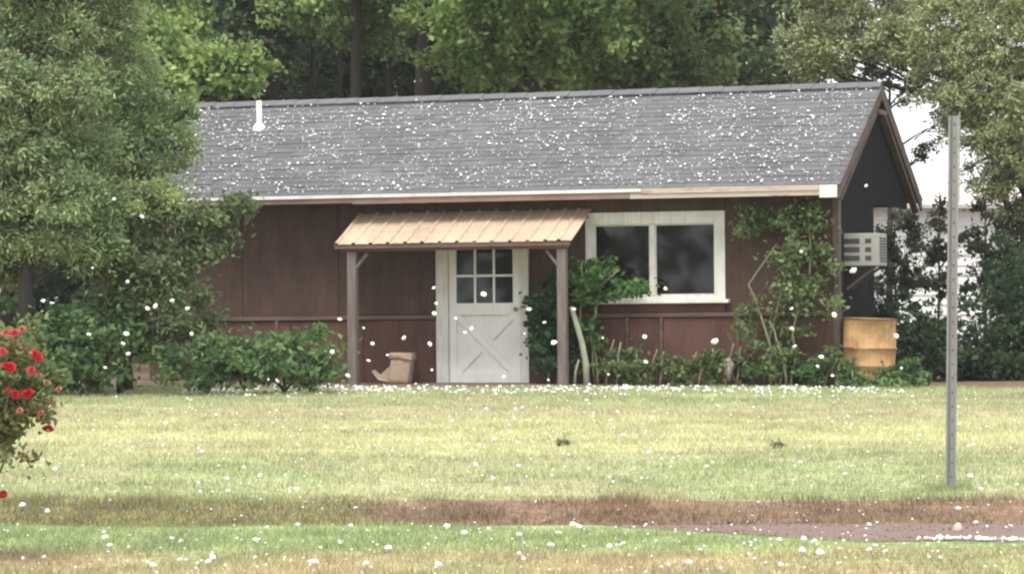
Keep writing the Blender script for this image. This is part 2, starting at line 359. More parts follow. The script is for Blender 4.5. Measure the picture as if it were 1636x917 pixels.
# front siding sheets: upper row, lower row, battens and rail
def sheets(u0, u1, z0, z1, m, step=1.22):
    k = max(1, round((u1 - u0) / step)); wdt = (u1 - u0) / k
    for i in range(k):
        o = MB().box(u0 + i * wdt + .004, u0 + (i + 1) * wdt - .004, V0 + random.uniform(0, .004), V0 + .03, z0, z1).build('wall_panel', m, house, bevel=.003)
sheets(UL, DO[0] - .002, .875, 2.44, M['siding']); sheets(DO[1] + .002, WI[0] - .002, .875, 2.44, M['siding']); sheets(WI[1] + .002, UR - .002, .875, 2.44, M['siding'], 1.2)
sheets(WI[0], WI[1], WI[3] + .003, 2.44, M['siding'], 1.8); sheets(WI[0], WI[1], .875, WI[2] - .003, M['siding_red'], 1.8)
sheets(DO[0], DO[1], 2.135, 2.44, M['siding'], 1.3)
for a0, a1 in ((UL, DO[0] - .002), (DO[1] + .002, 1.37), (1.41, 1.81), (1.85, UR - .002)):
    sheets(a0, a1, -.12, .80, M['siding_red'], .9)
for a0, a1 in ((UL, DO[0] - .004), (DO[1] + .004, UR)):
    MB().box(a0, a1, V0 - .028, V0 + .028, .812, .868).build('chair_rail', M['trim_brown'], house, bevel=.004)
for ub in (-4.2, -3.3, -2.2, 1.39, 1.83, 2.8):
    MB().box(ub - .02, ub + .02, V0 - .022, V0 + .02, -.1, .808).build('batten', M['trim_brown'], house, bevel=.003)
MB().box(UR - .045, UR + .035, V0 - .03, V0 + .12, -.12, 2.4).build('corner_board', M['dark_trim'], house, bevel=.004)
# window
win = MB()
win.box(WI[0], WI[1], V0 - .02, V0 + .03, WI[3] - .15, WI[3]); win.box(WI[0], WI[0] + .11, V0 - .0201, V0 + .03, WI[2] + .05, WI[3] - .15); win.box(WI[1] - .13, WI[1], V0 - .0201, V0 + .03, WI[2] + .05, WI[3] - .15); win.box(WI[0], WI[1], V0 - .02, V0 + .03, WI[2], WI[2] + .05)
win = win.build('window', M['white'], house)
MB().box(1.69, 1.75, V0 - .008, V0 + .045, WI[2] + .052, WI[3] - .152).build('mullion', M['white'], win, bevel=.004)
for a0, a1 in ((WI[0] + .112, 1.688), (1.752, WI[1] - .132)):
    fr = MB(); z0, z1 = WI[2] + .052, WI[3] - .152
    fr.box(a0, a1, V0 + .012, V0 + .05, z1 - .016, z1); fr.box(a0, a1, V0 + .012, V0 + .05, z0, z0 + .016); fr.box(a0, a0 + .014, V0 + .0121, V0 + .05, z0 + .016, z1 - .016); fr.box(a1 - .014, a1, V0 + .0121, V0 + .05, z0 + .016, z1 - .016)
    fr.build('sash', M['white'], win)
    MB().box(a0 + .01, a1 - .01, V0 + .03, V0 + .035, z0 + .01, z1 - .01).build('pane', M['glass'], win)
MB().box(WI[0] + .02, WI[1] + .06, V0 - .10, V0 + .01, WI[2] - .05, WI[2] - .003).build('sill', M['white'], win, bevel=.006)
# curtain hanging behind the panes
cu = MB(); pts = []
for i in range(41):
    u = WI[0] + .12 + i * .04; pts.append((u, V0 + .22 + .03 * math.sin(i * 1.1)))
vs0 = [cu.bm.verts.new((p[0], p[1], WI[2] - .1)) for p in pts]; vs1 = [cu.bm.verts.new((p[0], p[1], WI[3])) for p in pts]
for i in range(40):
    if i < 9 or i > 33: cu.bm.faces.new([vs0[i], vs0[i + 1], vs1[i + 1], vs1[i]])
M['curtain'] = mat('grey_curtain', (.12, .115, .12), .95, var=.15)
cu.build('curtain', M['curtain'], win, smooth=True)
# door with trim
DL, DR = -.955, -.012
MB().box(DO[0], DL - .006, V0 - .035, V0 + .034, -.03, 2.13).build('door_trim', M['white'], house, bevel=.004)
MB().box(DR + .006, DO[1], V0 - .035, V0 + .034, -.03, 2.13).build('door_trim', M['white'], house, bevel=.004)
MB().box(DL - .004, DR + .004, V0 - .035, V0 + .034, 2.05, 2.13).build('door_trim', M['white'], house, bevel=.004)
MB().box(DL - .02, DR + .02, V0 - .09, V0 + .1, -.06, -.004).build('threshold', M['concrete'], house, bevel=.006)
d = MB(); LT, LB, LL, LR2 = 1.70, 1.01, -.86, -.108
d.box(DL, LL, V0 + .01, V0 + .05, 0, 2.04); d.box(LR2, DR, V0 + .01, V0 + .05, 0, 2.04); d.box(LL, LR2, V0 + .0101, V0 + .05, LT, 2.04); d.box(LL, LR2, V0 + .0101, V0 + .05, .86, LB); d.box(LL, LR2, V0 + .0101, V0 + .05, 0, .13); d.box(LL, LR2, V0 + .044, V0 + .05, .13, .86)
door = d.build('door', M['door'], house)
for i in range(1, 3):
    u = LL + (LR2 - LL) * i / 3; MB().box(u - .014, u + .014, V0 + .008, V0 + .04, LB + .001, LT - .001).build('glazing_bar', M['door'], door)
zc = (LT + LB) / 2 + .0
for i in range(3):
    a0 = LL + (LR2 - LL) * i / 3 + (.014 if i else 0); a1 = LL + (LR2 - LL) * (i + 1) / 3 - (.014 if i < 2 else 0)
    MB().box(a0, a1, V0 + .009, V0 + .039, zc - .014, zc + .014).build('glazing_bar', M['door'], door)
    for z0, z1 in ((LB, zc - .014), (zc + .014, LT)):
        MB().box(a0, a1, V0 + .028, V0 + .032, z0, z1).build('pane', M['glass'], door)
for (a, b2) in (((LL, .86), (LR2, .13)), ((LL, .13), (LL + .30, .42)), ((LR2 - .30, .57), (LR2, .86))):
    MB().bar((a[0], V0 + .030, a[1]), (b2[0], V0 + .030, b2[1]), .026, .085, up=(0, 0, 1)).build('crossbuck', M['door'], door, bevel=.003)
kn = MB(); kn.lathe([(.0, .0), (.02, .0), (.012, .02), (.026, .04), (.028, .055), (.0, .065)], 16)
bmesh.ops.rotate(kn.bm, verts=kn.bm.verts, matrix=Matrix.Rotation(math.radians(90), 3, 'X')); bmesh.ops.translate(kn.bm, verts=kn.bm.verts, vec=(-.062, V0 + .01, .93)); kn.build('handle', M['brass'], door, smooth=True)
# interior behind the open glass of the door stays in the room built above

# roof: deck, soffit, fascia, rakes, shingles
def slope_pt(v): return 2.40 + (AZ_ - 2.42) * (1 - abs(v - VM) / VM)
rf = MB()
th = .055
rf.prism([(RL, 0, 2.40), (RL, VM, AZ_ - .02), (RL, VB, 2.40), (RL, VB, 2.40 - th), (RL, VM, AZ_ - .02 - th), (RL, 0, 2.40 - th)], (RL, 0, 0), (RR, 0, 0))
roof = rf.build('roof', M['soffit'], house)
MB().box(RL + .02, RR - .33, .02, V0 - .001, 2.305, 2.33).build('soffit', M['soffit'], roof)
def fas(u0, u1, z0, z1, m, y0=-.03): MB().box(u0, u1, y0, -.002, z0, z1).build('fascia', m, roof, bevel=.003)
fas(RL, -2.1, 2.29, 2.385, M['fascia_brown']); fas(-2.097, 1.55, 2.275, 2.385, M['fascia_brown']); fas(1.553, RR - .22, 2.27, 2.385, M['fascia']); fas(RR - .217, RR, 2.24, 2.392, M['white'], -.036)
MB().box(RL, 1.7, -.05, -.031, 2.352, 2.392).build('drip_edge', M['white'], roof, bevel=.003)
MB().box(1.703, RR - .22, -.044, -.031, 2.33, 2.392).build('drip_edge', M['fascia'], roof, bevel=.003)
ang = math.atan2(AZ_ - 2.42, VM)
for u0, mm in ((RR, M['dark_trim']), (RL - .03, M['dark_trim'])):
    for s in (0, 1):
        va, vb = (-.02, VM) if s == 0 else (VB + .02, VM)
        MB().prism([(u0, va, 2.40), (u0, vb, AZ_ - .012), (u0, vb, AZ_ - .19), (u0, va, 2.40 - .165)], (u0, 0, 0), (u0 + .03, 0, 0)).build('rake_board', mm, roof, bevel=.003)
MB().box(RR + .002, RR + .04, VM - .24, VM + .24, AZ_ - .40, AZ_ - .34).build('collar_board', M['trim_brown'], roof, bevel=.003)
for s in (-1, 1):
    MB().bar((RR - .03, VM + s * .30, AZ_ - .40), (RR - .03, VM + s * 2.6, AZ_ - 1.57), .05, .09, up=(1, 0, 0)).build('rafter', M['dark_trim'], roof, bevel=.003)
for i in range(4):
    vb = .25 + i * .7
    MB().box(UR + .03, RR - .06, vb, vb + .06, slope_pt(vb) - .16, slope_pt(vb) - .066).build('lookout', M['dark_trim'], roof)
# shingle tabs, each with its own thickness and lift
def shingle_rows(side):
    out = []; nl = Vector((0, -math.sin(ang), math.cos(ang))); ds = Vector((0, math.cos(ang), math.sin(ang)))
    slen = VM / math.cos(ang); ex = .142; nr = int(slen / ex) + 1
    for r_ in range(nr):
        s0 = -.03 + r_ * ex; s1 = min(s0 + ex + .05, slen + .005); u = RL - .02 - (r_ % 3) * .11; 
        while u < RR + .04:
            wd = random.choice((.26, .305, .305, .33)); ua, ub = max(u, RL - .02), min(u + wd - .006, RR + .035); u += wd
            if ub - ua < .03: continue
            t = .004 + random.random() * .006; lift = .003 + random.random() * .003; dd = random.uniform(-.006, .006)
            P = lambda uu, ss, hh: (lambda q: (uu, q.y if side == 0 else 2 * VM - q.y, q.z))(Vector((0, 0, 2.40)) + ds * ss + nl * hh)
            b0, b1 = lift, .002
            out += [P(ua, s0 + dd, b0 + t), P(ub, s0 + dd, b0 + t), P(ub, s1, b1 + t * .3), P(ua, s1, b1 + t * .3)]
            out += [P(ua, s0 + dd, .0), P(ub, s0 + dd, .0), P(ub, s0 + dd, b0 + t), P(ua, s0 + dd, b0 + t)]
            out += [P(ub, s0 + dd, .0), P(ub, s1, .0), P(ub, s1, b1 + t * .3), P(ub, s0 + dd, b0 + t)]
    return np.array(out)
sh = np.concatenate([shingle_rows(0), shingle_rows(1)])
# weld per tab so that each tab is one island
me = bpy.data.meshes.new('shingles'); nt_ = len(sh) // 12; vv = []; ff = []
for k in range(nt_):
    q = sh[k * 12:(k + 1) * 12]; base = len(vv); vv += [q[0], q[1], q[2], q[3], q[4], q[5], q[9]]
    ff += [(base, base + 1, base + 2, base + 3), (base + 4, base + 5, base + 1, base), (base + 5, base + 6, base + 2, base + 1)]
me.from_pydata([tuple(x) for x in vv], [], ff); me.materials.append(M['shingle'])
tag(link(bpy.data.objects.new('shingles', me), roof), kind='stuff')
k = 0; u = RL - .02
while u < RR:
    c = MB(); ub = min(u + .30, RR + .03); z0 = AZ_ + .012 + random.random() * .005; dv = .14
    c.prism([(u, VM - dv, z0 - dv * math.tan(ang) - .004), (u, VM, z0), (u, VM + dv, z0 - dv * math.tan(ang) - .004), (u, VM + dv, z0 + .012 - dv * math.tan(ang)), (u, VM, z0 + .014), (u, VM - dv, z0 + .012 - dv * math.tan(ang))], (0, 0, 0), (ub - u - .004, 0, .006)); c.build('ridge_cap', M['shingle'], roof); u += .30
# vent pipe
vp = MB(); pv = 2.02; pz = slope_pt(pv); vp.lathe([(.035, pz - .05), (.035, pz + .37), (.028, pz + .372), (.028, pz + .2)], 14, -4.18, pv); vpo = vp.build('vent_pipe', M['pipe'], roof, smooth=True)
fl = MB(); fl.lathe([(.10, pz - .075), (.095, pz - .02), (.075, pz + .035), (.05, pz + .065), (.037, pz + .07)], 16, -4.18, pv); fl.build('pipe_boot', M['pipe'], roof, smooth=True)

# porch: metal sheets on rafters, header beam and two posts
PU0, PU1, PV0, PV1, PZ0, PZ1 = -2.16, .92, -.52, .375, 1.755, 2.165
porch = MB().box(PU0 + .06, PU1 - .06, PV0 + .06, PV0 + .15, 1.665, 1.735).build('porch_roof', M['trim_brown'], house, bevel=.004)
def sheet(u0, u1):
    b_ = MB(); prof = []; rs = .228; u = u0; i = 0
    k = int(round((u1 - u0) / rs)); rs = (u1 - u0) / k
    for j in range(k):
        s = u0 + j * rs; prof += [(s, 0), (s + .012, .022), (s + .045, .022), (s + .06, 0), (s + rs * .6, .003)]
    prof.append((u1 + .02, 0))
    rows = []
    for tt in (0, .35, .7, 1):
        v_ = PV0 + (PV1 - PV0) * tt; z_ = PZ0 + (PZ1 - PZ0) * tt - .012 * math.sin(math.pi * tt)
        rows.append([b_.bm.verts.new((p[0], v_, z_ + p[1] + random.uniform(-.0015, .0015))) for p in prof])
    for r0, r1 in zip(rows, rows[1:]):
        for q in range(len(prof) - 1): b_.bm.faces.new([r0[q], r0[q + 1], r1[q + 1], r1[q]])
    o = b_.build('metal_panel', M['tan_metal'], porch); md = o.modifiers.new('thickness', 'SOLIDIFY'); md.thickness = .004
    return o
cuts = [PU0, PU0 + .91, PU0 + 1.82, PU0 + 2.735, PU1]
for i in range(4):
    o = sheet(cuts[i], cuts[i + 1]); o.location.z = .004 * (i % 2)
for u in (PU0 + .08, PU0 + .8, PU0 + 1.55, PU0 + 2.3, PU1 - .10):
    MB().bar((u, PV0 + .03, PZ0 - .035), (u, PV1, PZ1 - .045), .04, .045).build('rafter', M['dark_trim'], porch)
MB().box(PU0 + .02, PU1 - .02, V0 - .024, V0 - .003, 2.05, 2.15).build('ledger', M['trim_brown'], porch)
MB().box(PU0, PU1, PV0 + .012, PV0 + .034, PZ0 - .055, PZ0 - .008).build('porch_fascia', M['trim_brown'], porch)
for u in (-1.955, .79):
    p_ = MB().box(u - .058, u + .058, PV0 + .055, PV0 + .165, -.12, 1.66).build('porch_post', M['post'], house, bevel=.008)
    MB().bar((u, PV0 + .11, 1.40), (u + (.2 if u < 0 else -.2), PV0 + .11, 1.64), .03, .05, up=(0, 1, 0)).build('brace', M['post'], p_)
MB().box(-2.2, .98, -.56, V0 - .04, -.14, -.012).build('porch_slab', M['concrete'], house, bevel=.01)

# ------------------------------------------------------------------ things around the cottage
# window air conditioner through the gable wall
acroot = empty('air_conditioner', hw(UR + .02, .72, 1.42), (0, -ROLL, -TH), 'pale grey window air conditioner with dark side louvres on the dark gable wall', 'air conditioner')
MB().box(0, .44, 0, .52, 0, .40).build('casing', M['ac'], acroot, bevel=.008)
for i in range(3):
    z0 = .065 + i * .105
    MB().box(.0, .20, -.006, .01, z0, z0 + .062).build('louvre', M['ac_dark'], acroot)
    MB().box(.27, .345, -.006, .01, z0 + .002, z0 + .06).build('vent', M['ac_dark'], acroot, bevel=.003)
for i in range(9): MB().box(.436, .447, .05, .47, .05 + i * .035, .068 + i * .035).build('fin', M['ac_dark'], acroot)
MB().bar((.02, .1, -.28), (.38, .1, -.01), .03, .03).build('bracket', M['dark_trim'], acroot)
MB().bar((.02, .42, -.28), (.38, .42, -.01), .03, .03).build('bracket', M['dark_trim'], acroot)

# rusty drum
bp_ = hw(4.43, .36, 0); bz = float(gz(bp_.x, bp_.y)) - .02
bar_ = empty('steel_drum', (bp_.x, bp_.y, bz), (math.radians(1.5), math.radians(1), .4), 'rusty tan steel drum standing in weeds beside the gable wall', 'drum')
R0 = .318; H0 = .86
prof = [(R0 - .01, 0), (R0 + .006, .01), (R0 + .006, .025), (R0, .035), (R0, .27), (R0 + .012, .285), (R0, .30), (R0, .475), (R0 + .012, .49), (R0 + .012, .505), (R0, .52), (R0, H0 - .035), (R0 + .007, H0 - .025), (R0 + .007, H0 - .005), (R0 - .01, H0), (R0 - .02, H0 - .01), (R0 - .022, .1), (.0, .1)]
dr = MB().lathe(prof, 48)
for v_ in dr.bm.verts:
    a_ = math.atan2(v_.co.y, v_.co.x); k_ = 1 + .012 * math.sin(3 * a_ + 5 * v_.co.z) + .010 * math.sin(7 * a_ + 9 * v_.co.z + 1) - .035 * math.exp(-((a_ + 1.9) ** 2) / .06 - ((v_.co.z - .62) ** 2) / .02)
    if .03 < v_.co.z < .83: v_.co.x *= k_; v_.co.y *= k_
dr.build('shell', M['barrel'], bar_, smooth=True)
MB().lathe([(R0 + .0085, H0 - .024), (R0 + .012, H0 - .014), (R0 + .0085, H0 - .004), (R0 + .0, H0 + .003), (R0 - .012, H0 + .003)], 40).build('rim', M['rust'], bar_, smooth=True)
MB().lathe([(R0 + .0125, .492), (R0 + .0145, .4975), (R0 + .0125, .503)], 40).build('hoop', M['rust'], bar_)

# cardboard box by the door
bx = empty('cardboard_box', hw(-1.53, .1, -.008), (0, math.radians(4), -TH + .12), 'weathered tan cardboard box with a torn flap on the porch', 'box')
c = MB(); c.hexa([(-.13, -.12, 0), (.14, -.13, 0), (.14, .13, 0), (-.13, .13, 0), (-.10, -.13, .32), (.15, -.12, .33), (.15, .13, .33), (-.10, .13, .32)]); bmesh.ops.subdivide_edges(c.bm, edges=list(c.bm.edges), cuts=4, use_grid_fill=True); c.build('carton', M['card'], bx, jit=.006, smooth=True)
c = MB(); c.hexa([(-.125, -.15, .325), (.17, -.15, .335), (.17, .15, .335), (-.125, .15, .325), (-.115, -.145, .395), (.165, -.14, .405), (.165, .14, .405), (-.115, .145, .395)]); bmesh.ops.subdivide_edges(c.bm, edges=list(c.bm.edges), cuts=3, use_grid_fill=True); c.build('lid', M['card'], bx, jit=.007)
c = MB(); c.prism([(-.115, -.125, .02), (-.115, -.125, .22), (-.22, -.14, .10), (-.30, -.15, .165), (-.335, -.15, .14), (-.24, -.15, .04)], (0, 0, 0), (0, .05, 0)); c.build('flap', M['card'], bx, bevel=.004)

# weathered branch leaning by the right porch post
lb = MB(); p0 = hw(1.03, -.20, -.05); p1 = hw(.95, -.14, .52); p2 = hw(.80, -.06, .95)
lb.tube([p0, p0.lerp(p1, .5) + Vector((.02, 0, .01)), p1, p2], [.042, .040, .038, .030], 8)
lb.tube([hw(.87, -.2, -.05), hw(.88, -.18, .15), hw(.92, -.16, .30)], [.02, .018, .012], 6)
tag(lb.build('leaning_branch', mat('bleached_branch', (.34, .35, .26), .9, second=(.22, .23, .16), scale=8, stretch=(2, 2, .5), bump=.3), None, smooth=True), 'pale bare branch leaning against the wall beside the porch post', 'branch')

# dark pot lying on its side and a pale stone among the weeds
pt = empty('plant_pot', hw(2.98, -.02, .12), (math.radians(97), 0, -TH + .15), 'dark empty plant pot lying on its side in the weeds', 'pot')
MB().lathe([(.09, -.28), (.10, -.27), (.145, -.02), (.155, -.02), (.158, .02), (.14, .02), (.13, -.02), (.085, -.25), (.0, -.25)], 22).build('vessel', M['clay'], pt, smooth=True)
def rock(name, loc, r, sc, m, label, cat):
    b_ = bmesh.new(); bmesh.ops.create_icosphere(b_, subdivisions=2, radius=r)
    for v_ in b_.verts: v_.co = Vector((v_.co.x * sc[0], v_.co.y * sc[1], v_.co.z * sc[2])) * random.uniform(.85, 1.12)
    me_ = bpy.data.meshes.new(name); b_.to_mesh(me_); b_.free(); me_.materials.append(m)
    for p in me_.polygons: p.use_smooth = True
    o = link(bpy.data.objects.new(name, me_)); o.location = loc; return tag(o, label, cat)
rock('stone', hw(2.76, .1, .16), .10, (.7, .7, 1.5), M['stone'], 'pale upright stone standing beside the dark plant pot', 'stone')
q = at(1530, 846, 20.2); rock('stone', (q.x, 20.2, float(gz(q.x, 20.2)) + .025), .035, (.9, .8, 1.1), M['stone'], 'pale rounded stone lying on the wet red track', 'stone')

# galvanised U-channel sign post
pb = at(1519, 778, 22.75); px0, py0 = pb.x, 22.75
pr = empty('sign_post', (px0, py0, float(gz(px0, py0)) - .05), (0, math.radians(.55), math.radians(-24)), 'tall bare galvanised steel channel post standing in the lawn', 'post')
prof = [(-.038, -.012), (-.026, -.012), (-.014, .016), (.014, .016), (.026, -.012), (.038, -.012), (.038, -.009), (.028, -.009), (.016, .019), (-.016, .019), (-.028, -.009), (-.038, -.009)]
HP = 2.70
MB().prism([(p[0], p[1], 0) for p in prof], (0, 0, 0), (0, 0, HP)).build('channel', M['galv'], pr)
for i in range(26):
    h_ = MB(); h_.lathe([(.0, 0), (.006, 0), (.006, .002)], 8)
    bmesh.ops.rotate(h_.bm, verts=h_.bm.verts, matrix=Matrix.Rotation(math.radians(90), 3, 'X')); bmesh.ops.translate(h_.bm, verts=h_.bm.verts, vec=(0, .0155, HP - .06 - i * .1)); h_.build('bolt_hole', M['ac_dark'], pr)
MB().box(.040, .047, -.010, -.004, HP - .62, HP + .03).build('rod', M['galv'], pr)

grass('post_tuft', 700, px0 - .16, px0 + .16, py0 - .14, py0 + .14, .055, .008, label='longer grass left uncut round the foot of the steel post')
# ------------------------------------------------------------------ vegetation
def leaf_quads(c, L, Wd, up=.5, out=None, outw=.0, droop=.0):
    n = len(c); d = unit(rng.normal(0, 1, (n, 3)))
    if out is not None: d = unit(d * (1 - outw) + out * outw)
    d[:, 2] -= droop; d = unit(d)
    nn = unit(rng.normal(0, 1, (n, 3)) + np.array([0, 0, up * 1.1])); s = unit(np.cross(d, nn)); nn = np.cross(s, d)
    L = L * rng.uniform(.6, 1.3, (n, 1)); Wd = Wd * rng.uniform(.7, 1.3, (n, 1))
    q = np.empty((n, 4, 3)); q[:, 0] = c - d * L * .5; q[:, 1] = c + s * Wd * .5 + nn * L * .10 - d * L * .05; q[:, 2] = c + d * L * .5 - nn * L * .08; q[:, 3] = c - s * Wd * .5 + nn * L * .10 - d * L * .05
    return q.reshape(-1, 3)

def in_ellipsoid(n, c, r, shell=.5):
    d = unit(rng.normal(0, 1, (n, 3))); t = rng.random((n, 1)) ** (1 / 3) * (1 - shell) + shell * rng.uniform(.8, 1.05, (n, 1)) * 1.0
    return np.array(c) + d * t * np.array(r), d

DM, PER, SPREAD = 1.0, (10, 80), .22
def foliage(clumps, density, sub_r, L, Wd, cols, up=.5, droop=0., outw=.3, flat=.7, minz=None):
    """clumps: (x,y,z,rx,ry,rz); each split in many small leaf sprays so that gaps and light/dark lumps appear"""
    V, K = [], []
    cols = np.array(cols)
    for (x, y, z, rx, ry, rz) in clumps:
        ns = max(6, int(density * (rx * ry + ry * rz + rx * rz) / (sub_r ** 2) * 3.0 * DM))
        sc, sd = in_ellipsoid(ns, (x, y, z), (rx, ry, rz), .40)
        sc = sc + rng.normal(0, SPREAD, (ns, 3)) * np.array([rx, ry, rz])
        cw = rng.dirichlet(np.ones(len(cols)) * .9, ns)
        per = np.maximum(4, (rng.integers(*PER, ns) * (2.9 if L < .09 and sub_r > .17 else 1.5 if sub_r == .27 else 1)).astype(int)); tot = per.sum(); ii = np.repeat(np.arange(ns), per)
        loc = rng.normal(0, .52, (tot, 3)); loc *= rng.uniform(.5, 1.2, (tot, 1))
        rr = sub_r * rng.uniform(.5, 1.6, ns)[ii][:, None]
        c = sc[ii] + loc * rr * np.array([1, 1, flat])
        if minz is not None:
            gzv = gz(c[:, 0], c[:, 1]) + .01; c[:, 2] = np.where(c[:, 2] < gzv, gzv + rng.random(tot) * minz, c[:, 2])
        out = unit(loc + sd[ii] * .8)
        V.append(leaf_quads(c, L, Wd, up, out, outw, droop))
        base = (cw[ii] @ cols) * rng.uniform(.75, 1.25, (tot, 1)) * (rng.uniform(.85, 1.15, ns)[ii][:, None])
        K.append(base)
    return np.concatenate(V), np.concatenate(K)

def limb_path(a, b, sag=.1, n=5):
    a, b = Vector(a), Vector(b); out = []
    for i in range(n):
        t = i / (n - 1); p = a.lerp(b, t); p.z += sag * math.sin(math.pi * t) * (b - a).length
        p += Vector((random.uniform(-1, 1), random.uniform(-1, 1), random.uniform(-.5, .5))) * .03 * (b - a).length * (0 < i < n - 1); out.append(p)
    return out

def tree(name, label, cat, base, top, r, clumps, density, sub_r, L, Wd, cols, m='leaf', bark='bark', group=None, twigs=0, lean=(0, 0), limb_r=.3, **kw):
    x, y = base; z0 = float(gz(x, y)) - .05
    root = empty(name, (x, y, z0), (0, 0, 0), label, cat, group)
    off = Vector((x, y, z0))
    tp = [Vector((0, 0, 0))]; k = 7
    for i in range(1, k + 1):
        t = i / k; tp.append(Vector((lean[0] * t + random.uniform(-.06, .06) * r * 6, lean[1] * t + random.uniform(-.06, .06) * r * 6, (top - z0) * t)))
    tb = MB(); tb.tube(tp, [r * (1.35 if i == 0 else 1 - .8 * i / k) for i in range(k + 1)], 10)
    for (cx, cy, cz, rx, ry, rz) in clumps:
        tgt = Vector((cx, cy, cz)) - off; hz = min(max(tgt.z - .35 * (abs(tgt.x) + abs(tgt.y)) - .2, .15 * (top - z0)), .93 * (top - z0)); f_ = hz / (top - z0)
        st = tp[min(int(f_ * k), k - 1)].lerp(tp[min(int(f_ * k) + 1, k)], f_ * k - int(f_ * k)); lr = r * limb_r * (1.15 - f_) + .008
        tb.tube(limb_path(st, tgt, .06), [lr, lr * .85, lr * .65, lr * .45, lr * .25], 6)
        for j in range(3 + twigs):
            e = tgt + Vector((random.gauss(0, .5) * rx, random.gauss(0, .5) * ry, random.gauss(0, .5) * rz)); tb.tube(limb_path(st.lerp(tgt, random.uniform(.5, .95)), e, .05, 4), [lr * .4, lr * .3, lr * .2, lr * .08], 4, cap=False)
    tb.build('trunk', M[bark], root, smooth=True)
    v_, k_ = foliage(clumps, density, sub_r, L, Wd, cols, **kw)
    v_ = v_ - np.array(off); fast_mesh('crown', v_, 4, M[m], root, np.clip(k_, .005, .8))
    return root

def P(px, py, dist, rx, rz, ry=None):      # a clump given in the photograph's pixels at a stated distance; radii in px
    a_ = at(px, py, dist); s = dist / FPX
    return (a_.x, a_.y, a_.z, rx * s, (ry if ry is not None else .8 * rx) * s, rz * s)

CEDAR = [(.23, .33, .15), (.35, .44, .20), (.15, .23, .12), (.29, .29, .17)]
BRIGHT = [(.24, .35, .11), (.34, .45, .16), (.15, .24, .085)]
DEEP = [(.11, .165, .08), (.15, .21, .10), (.085, .125, .07)]
MIDG = [(.17, .25, .09), (.27, .34, .15), (.11, .17, .07)]
OLIVE = [(.35, .40, .18), (.52, .54, .33), (.26, .30, .13), (.18, .21, .10)]
BUSH = [(.10, .18, .07), (.18, .28, .10), (.07, .13, .06)]
VINE = [(.15, .21, .085), (.21, .26, .12), (.10, .15, .06)]

# left of the house
tree('cedar_tree', 'tall dark grey-green cedar with thin trunk at the left of the house', 'tree', (at(46, 600, 37.2).x, 37.2), 8.5, .10,
     [P(20, 40, 37.2, 70, 45), P(110, 60, 37.0, 70, 40), P(170, 20, 37.4, 60, 40), P(-40, 130, 36.8, 80, 50), P(60, 140, 36.7, 60, 36), P(130, 150, 37, 60, 40), P(0, 220, 36.8, 70, 44), P(90, 235, 37.1, 55, 40), P(150, 240, 37.3, 50, 36), P(-70, 260, 37, 70, 60), P(100, 310, 36.8, 62, 36), P(10, 300, 36.7, 40, 40), P(170, 330, 37.3, 50, 36), P(-50, 370, 37, 80, 50), P(90, 390, 37, 50, 34), P(150, 410, 37.3, 50, 30), P(10, 420, 37.6, 50, 40), P(190, 90, 37.8, 50, 50), P(30, -80, 37.2, 140, 70), P(120, -60, 37.2, 90, 50), P(30, -220, 37.2, 110, 80), P(30, -360, 37.2, 80, 100)],
     1.0, .19, .080, .023, CEDAR, m='needle', droop=.15, outw=.55, up=.2, twigs=3)
tree('cedar_tree', 'slender olive cedar overhanging the left end of the shingle roof', 'tree', (at(200, 600, 38.3).x, 38.3), 4.2, .08,
     [P(190, 230, 38.2, 62, 50), P(225, 265, 38.3, 46, 40), P(215, 150, 38.6, 46, 45), P(240, 325, 37.8, 56, 30), P(180, 330, 38, 66, 45), P(195, 70, 38.4, 40, 40), P(275, 225, 38.4, 30, 36), P(295, 185, 38.6, 20, 22)],
     .9, .18, .080, .023, [(.25, .33, .14), (.36, .43, .19), (.16, .23, .12)], m='needle', droop=.1, outw=.5, up=.2, twigs=3)
tree('broadleaf_tree', 'bright green broadleaf tree reaching a bough over the vent pipe', 'tree', (at(165, 600, 46).x, 46), 9, .14,
     [P(150, 40, 45.5, 110, 50), P(230, 60, 45, 80, 50), P(310, 95, 45, 50, 28), P(370, 84, 45, 46, 18), P(405, 100, 45, 30, 10), P(290, 140, 44.8, 60, 30), P(390, 128, 45, 38, 9), P(345, 125, 45, 40, 14), P(200, -90, 46, 150, 90), P(90, -260, 46, 170, 110), P(260, 20, 46, 70, 36), P(240, 170, 45, 50, 40)],
     .62, .22, .11, .075, [(.26, .36, .12), (.36, .46, .16), (.17, .26, .09)], twigs=2, outw=.2)
tree('large_shrub', 'grey-green arching shrub against the left end of the brown wall', 'shrub', (at(150, 600, 37.9).x, 37.9), 1.6, .06,
     [P(285, 360, 37.6, 52, 36), P(335, 345, 37.7, 40, 18), P(385, 334, 37.8, 24, 7), P(250, 420, 37.5, 62, 40), P(318, 400, 37.8, 36, 34), P(295, 465, 37.5, 36, 30), P(180, 420, 37.7, 60, 34), P(225, 475, 37.5, 66, 34), P(350, 375, 37.8, 18, 14), P(315, 515, 37.5, 32, 34), P(270, 530, 37.3, 46, 40)],
     .40, .18, .085, .04, [(.19, .26, .12), (.16, .19, .09), (.09, .13, .06)], bark='stem', twigs=3, limb_r=.55, outw=.3)
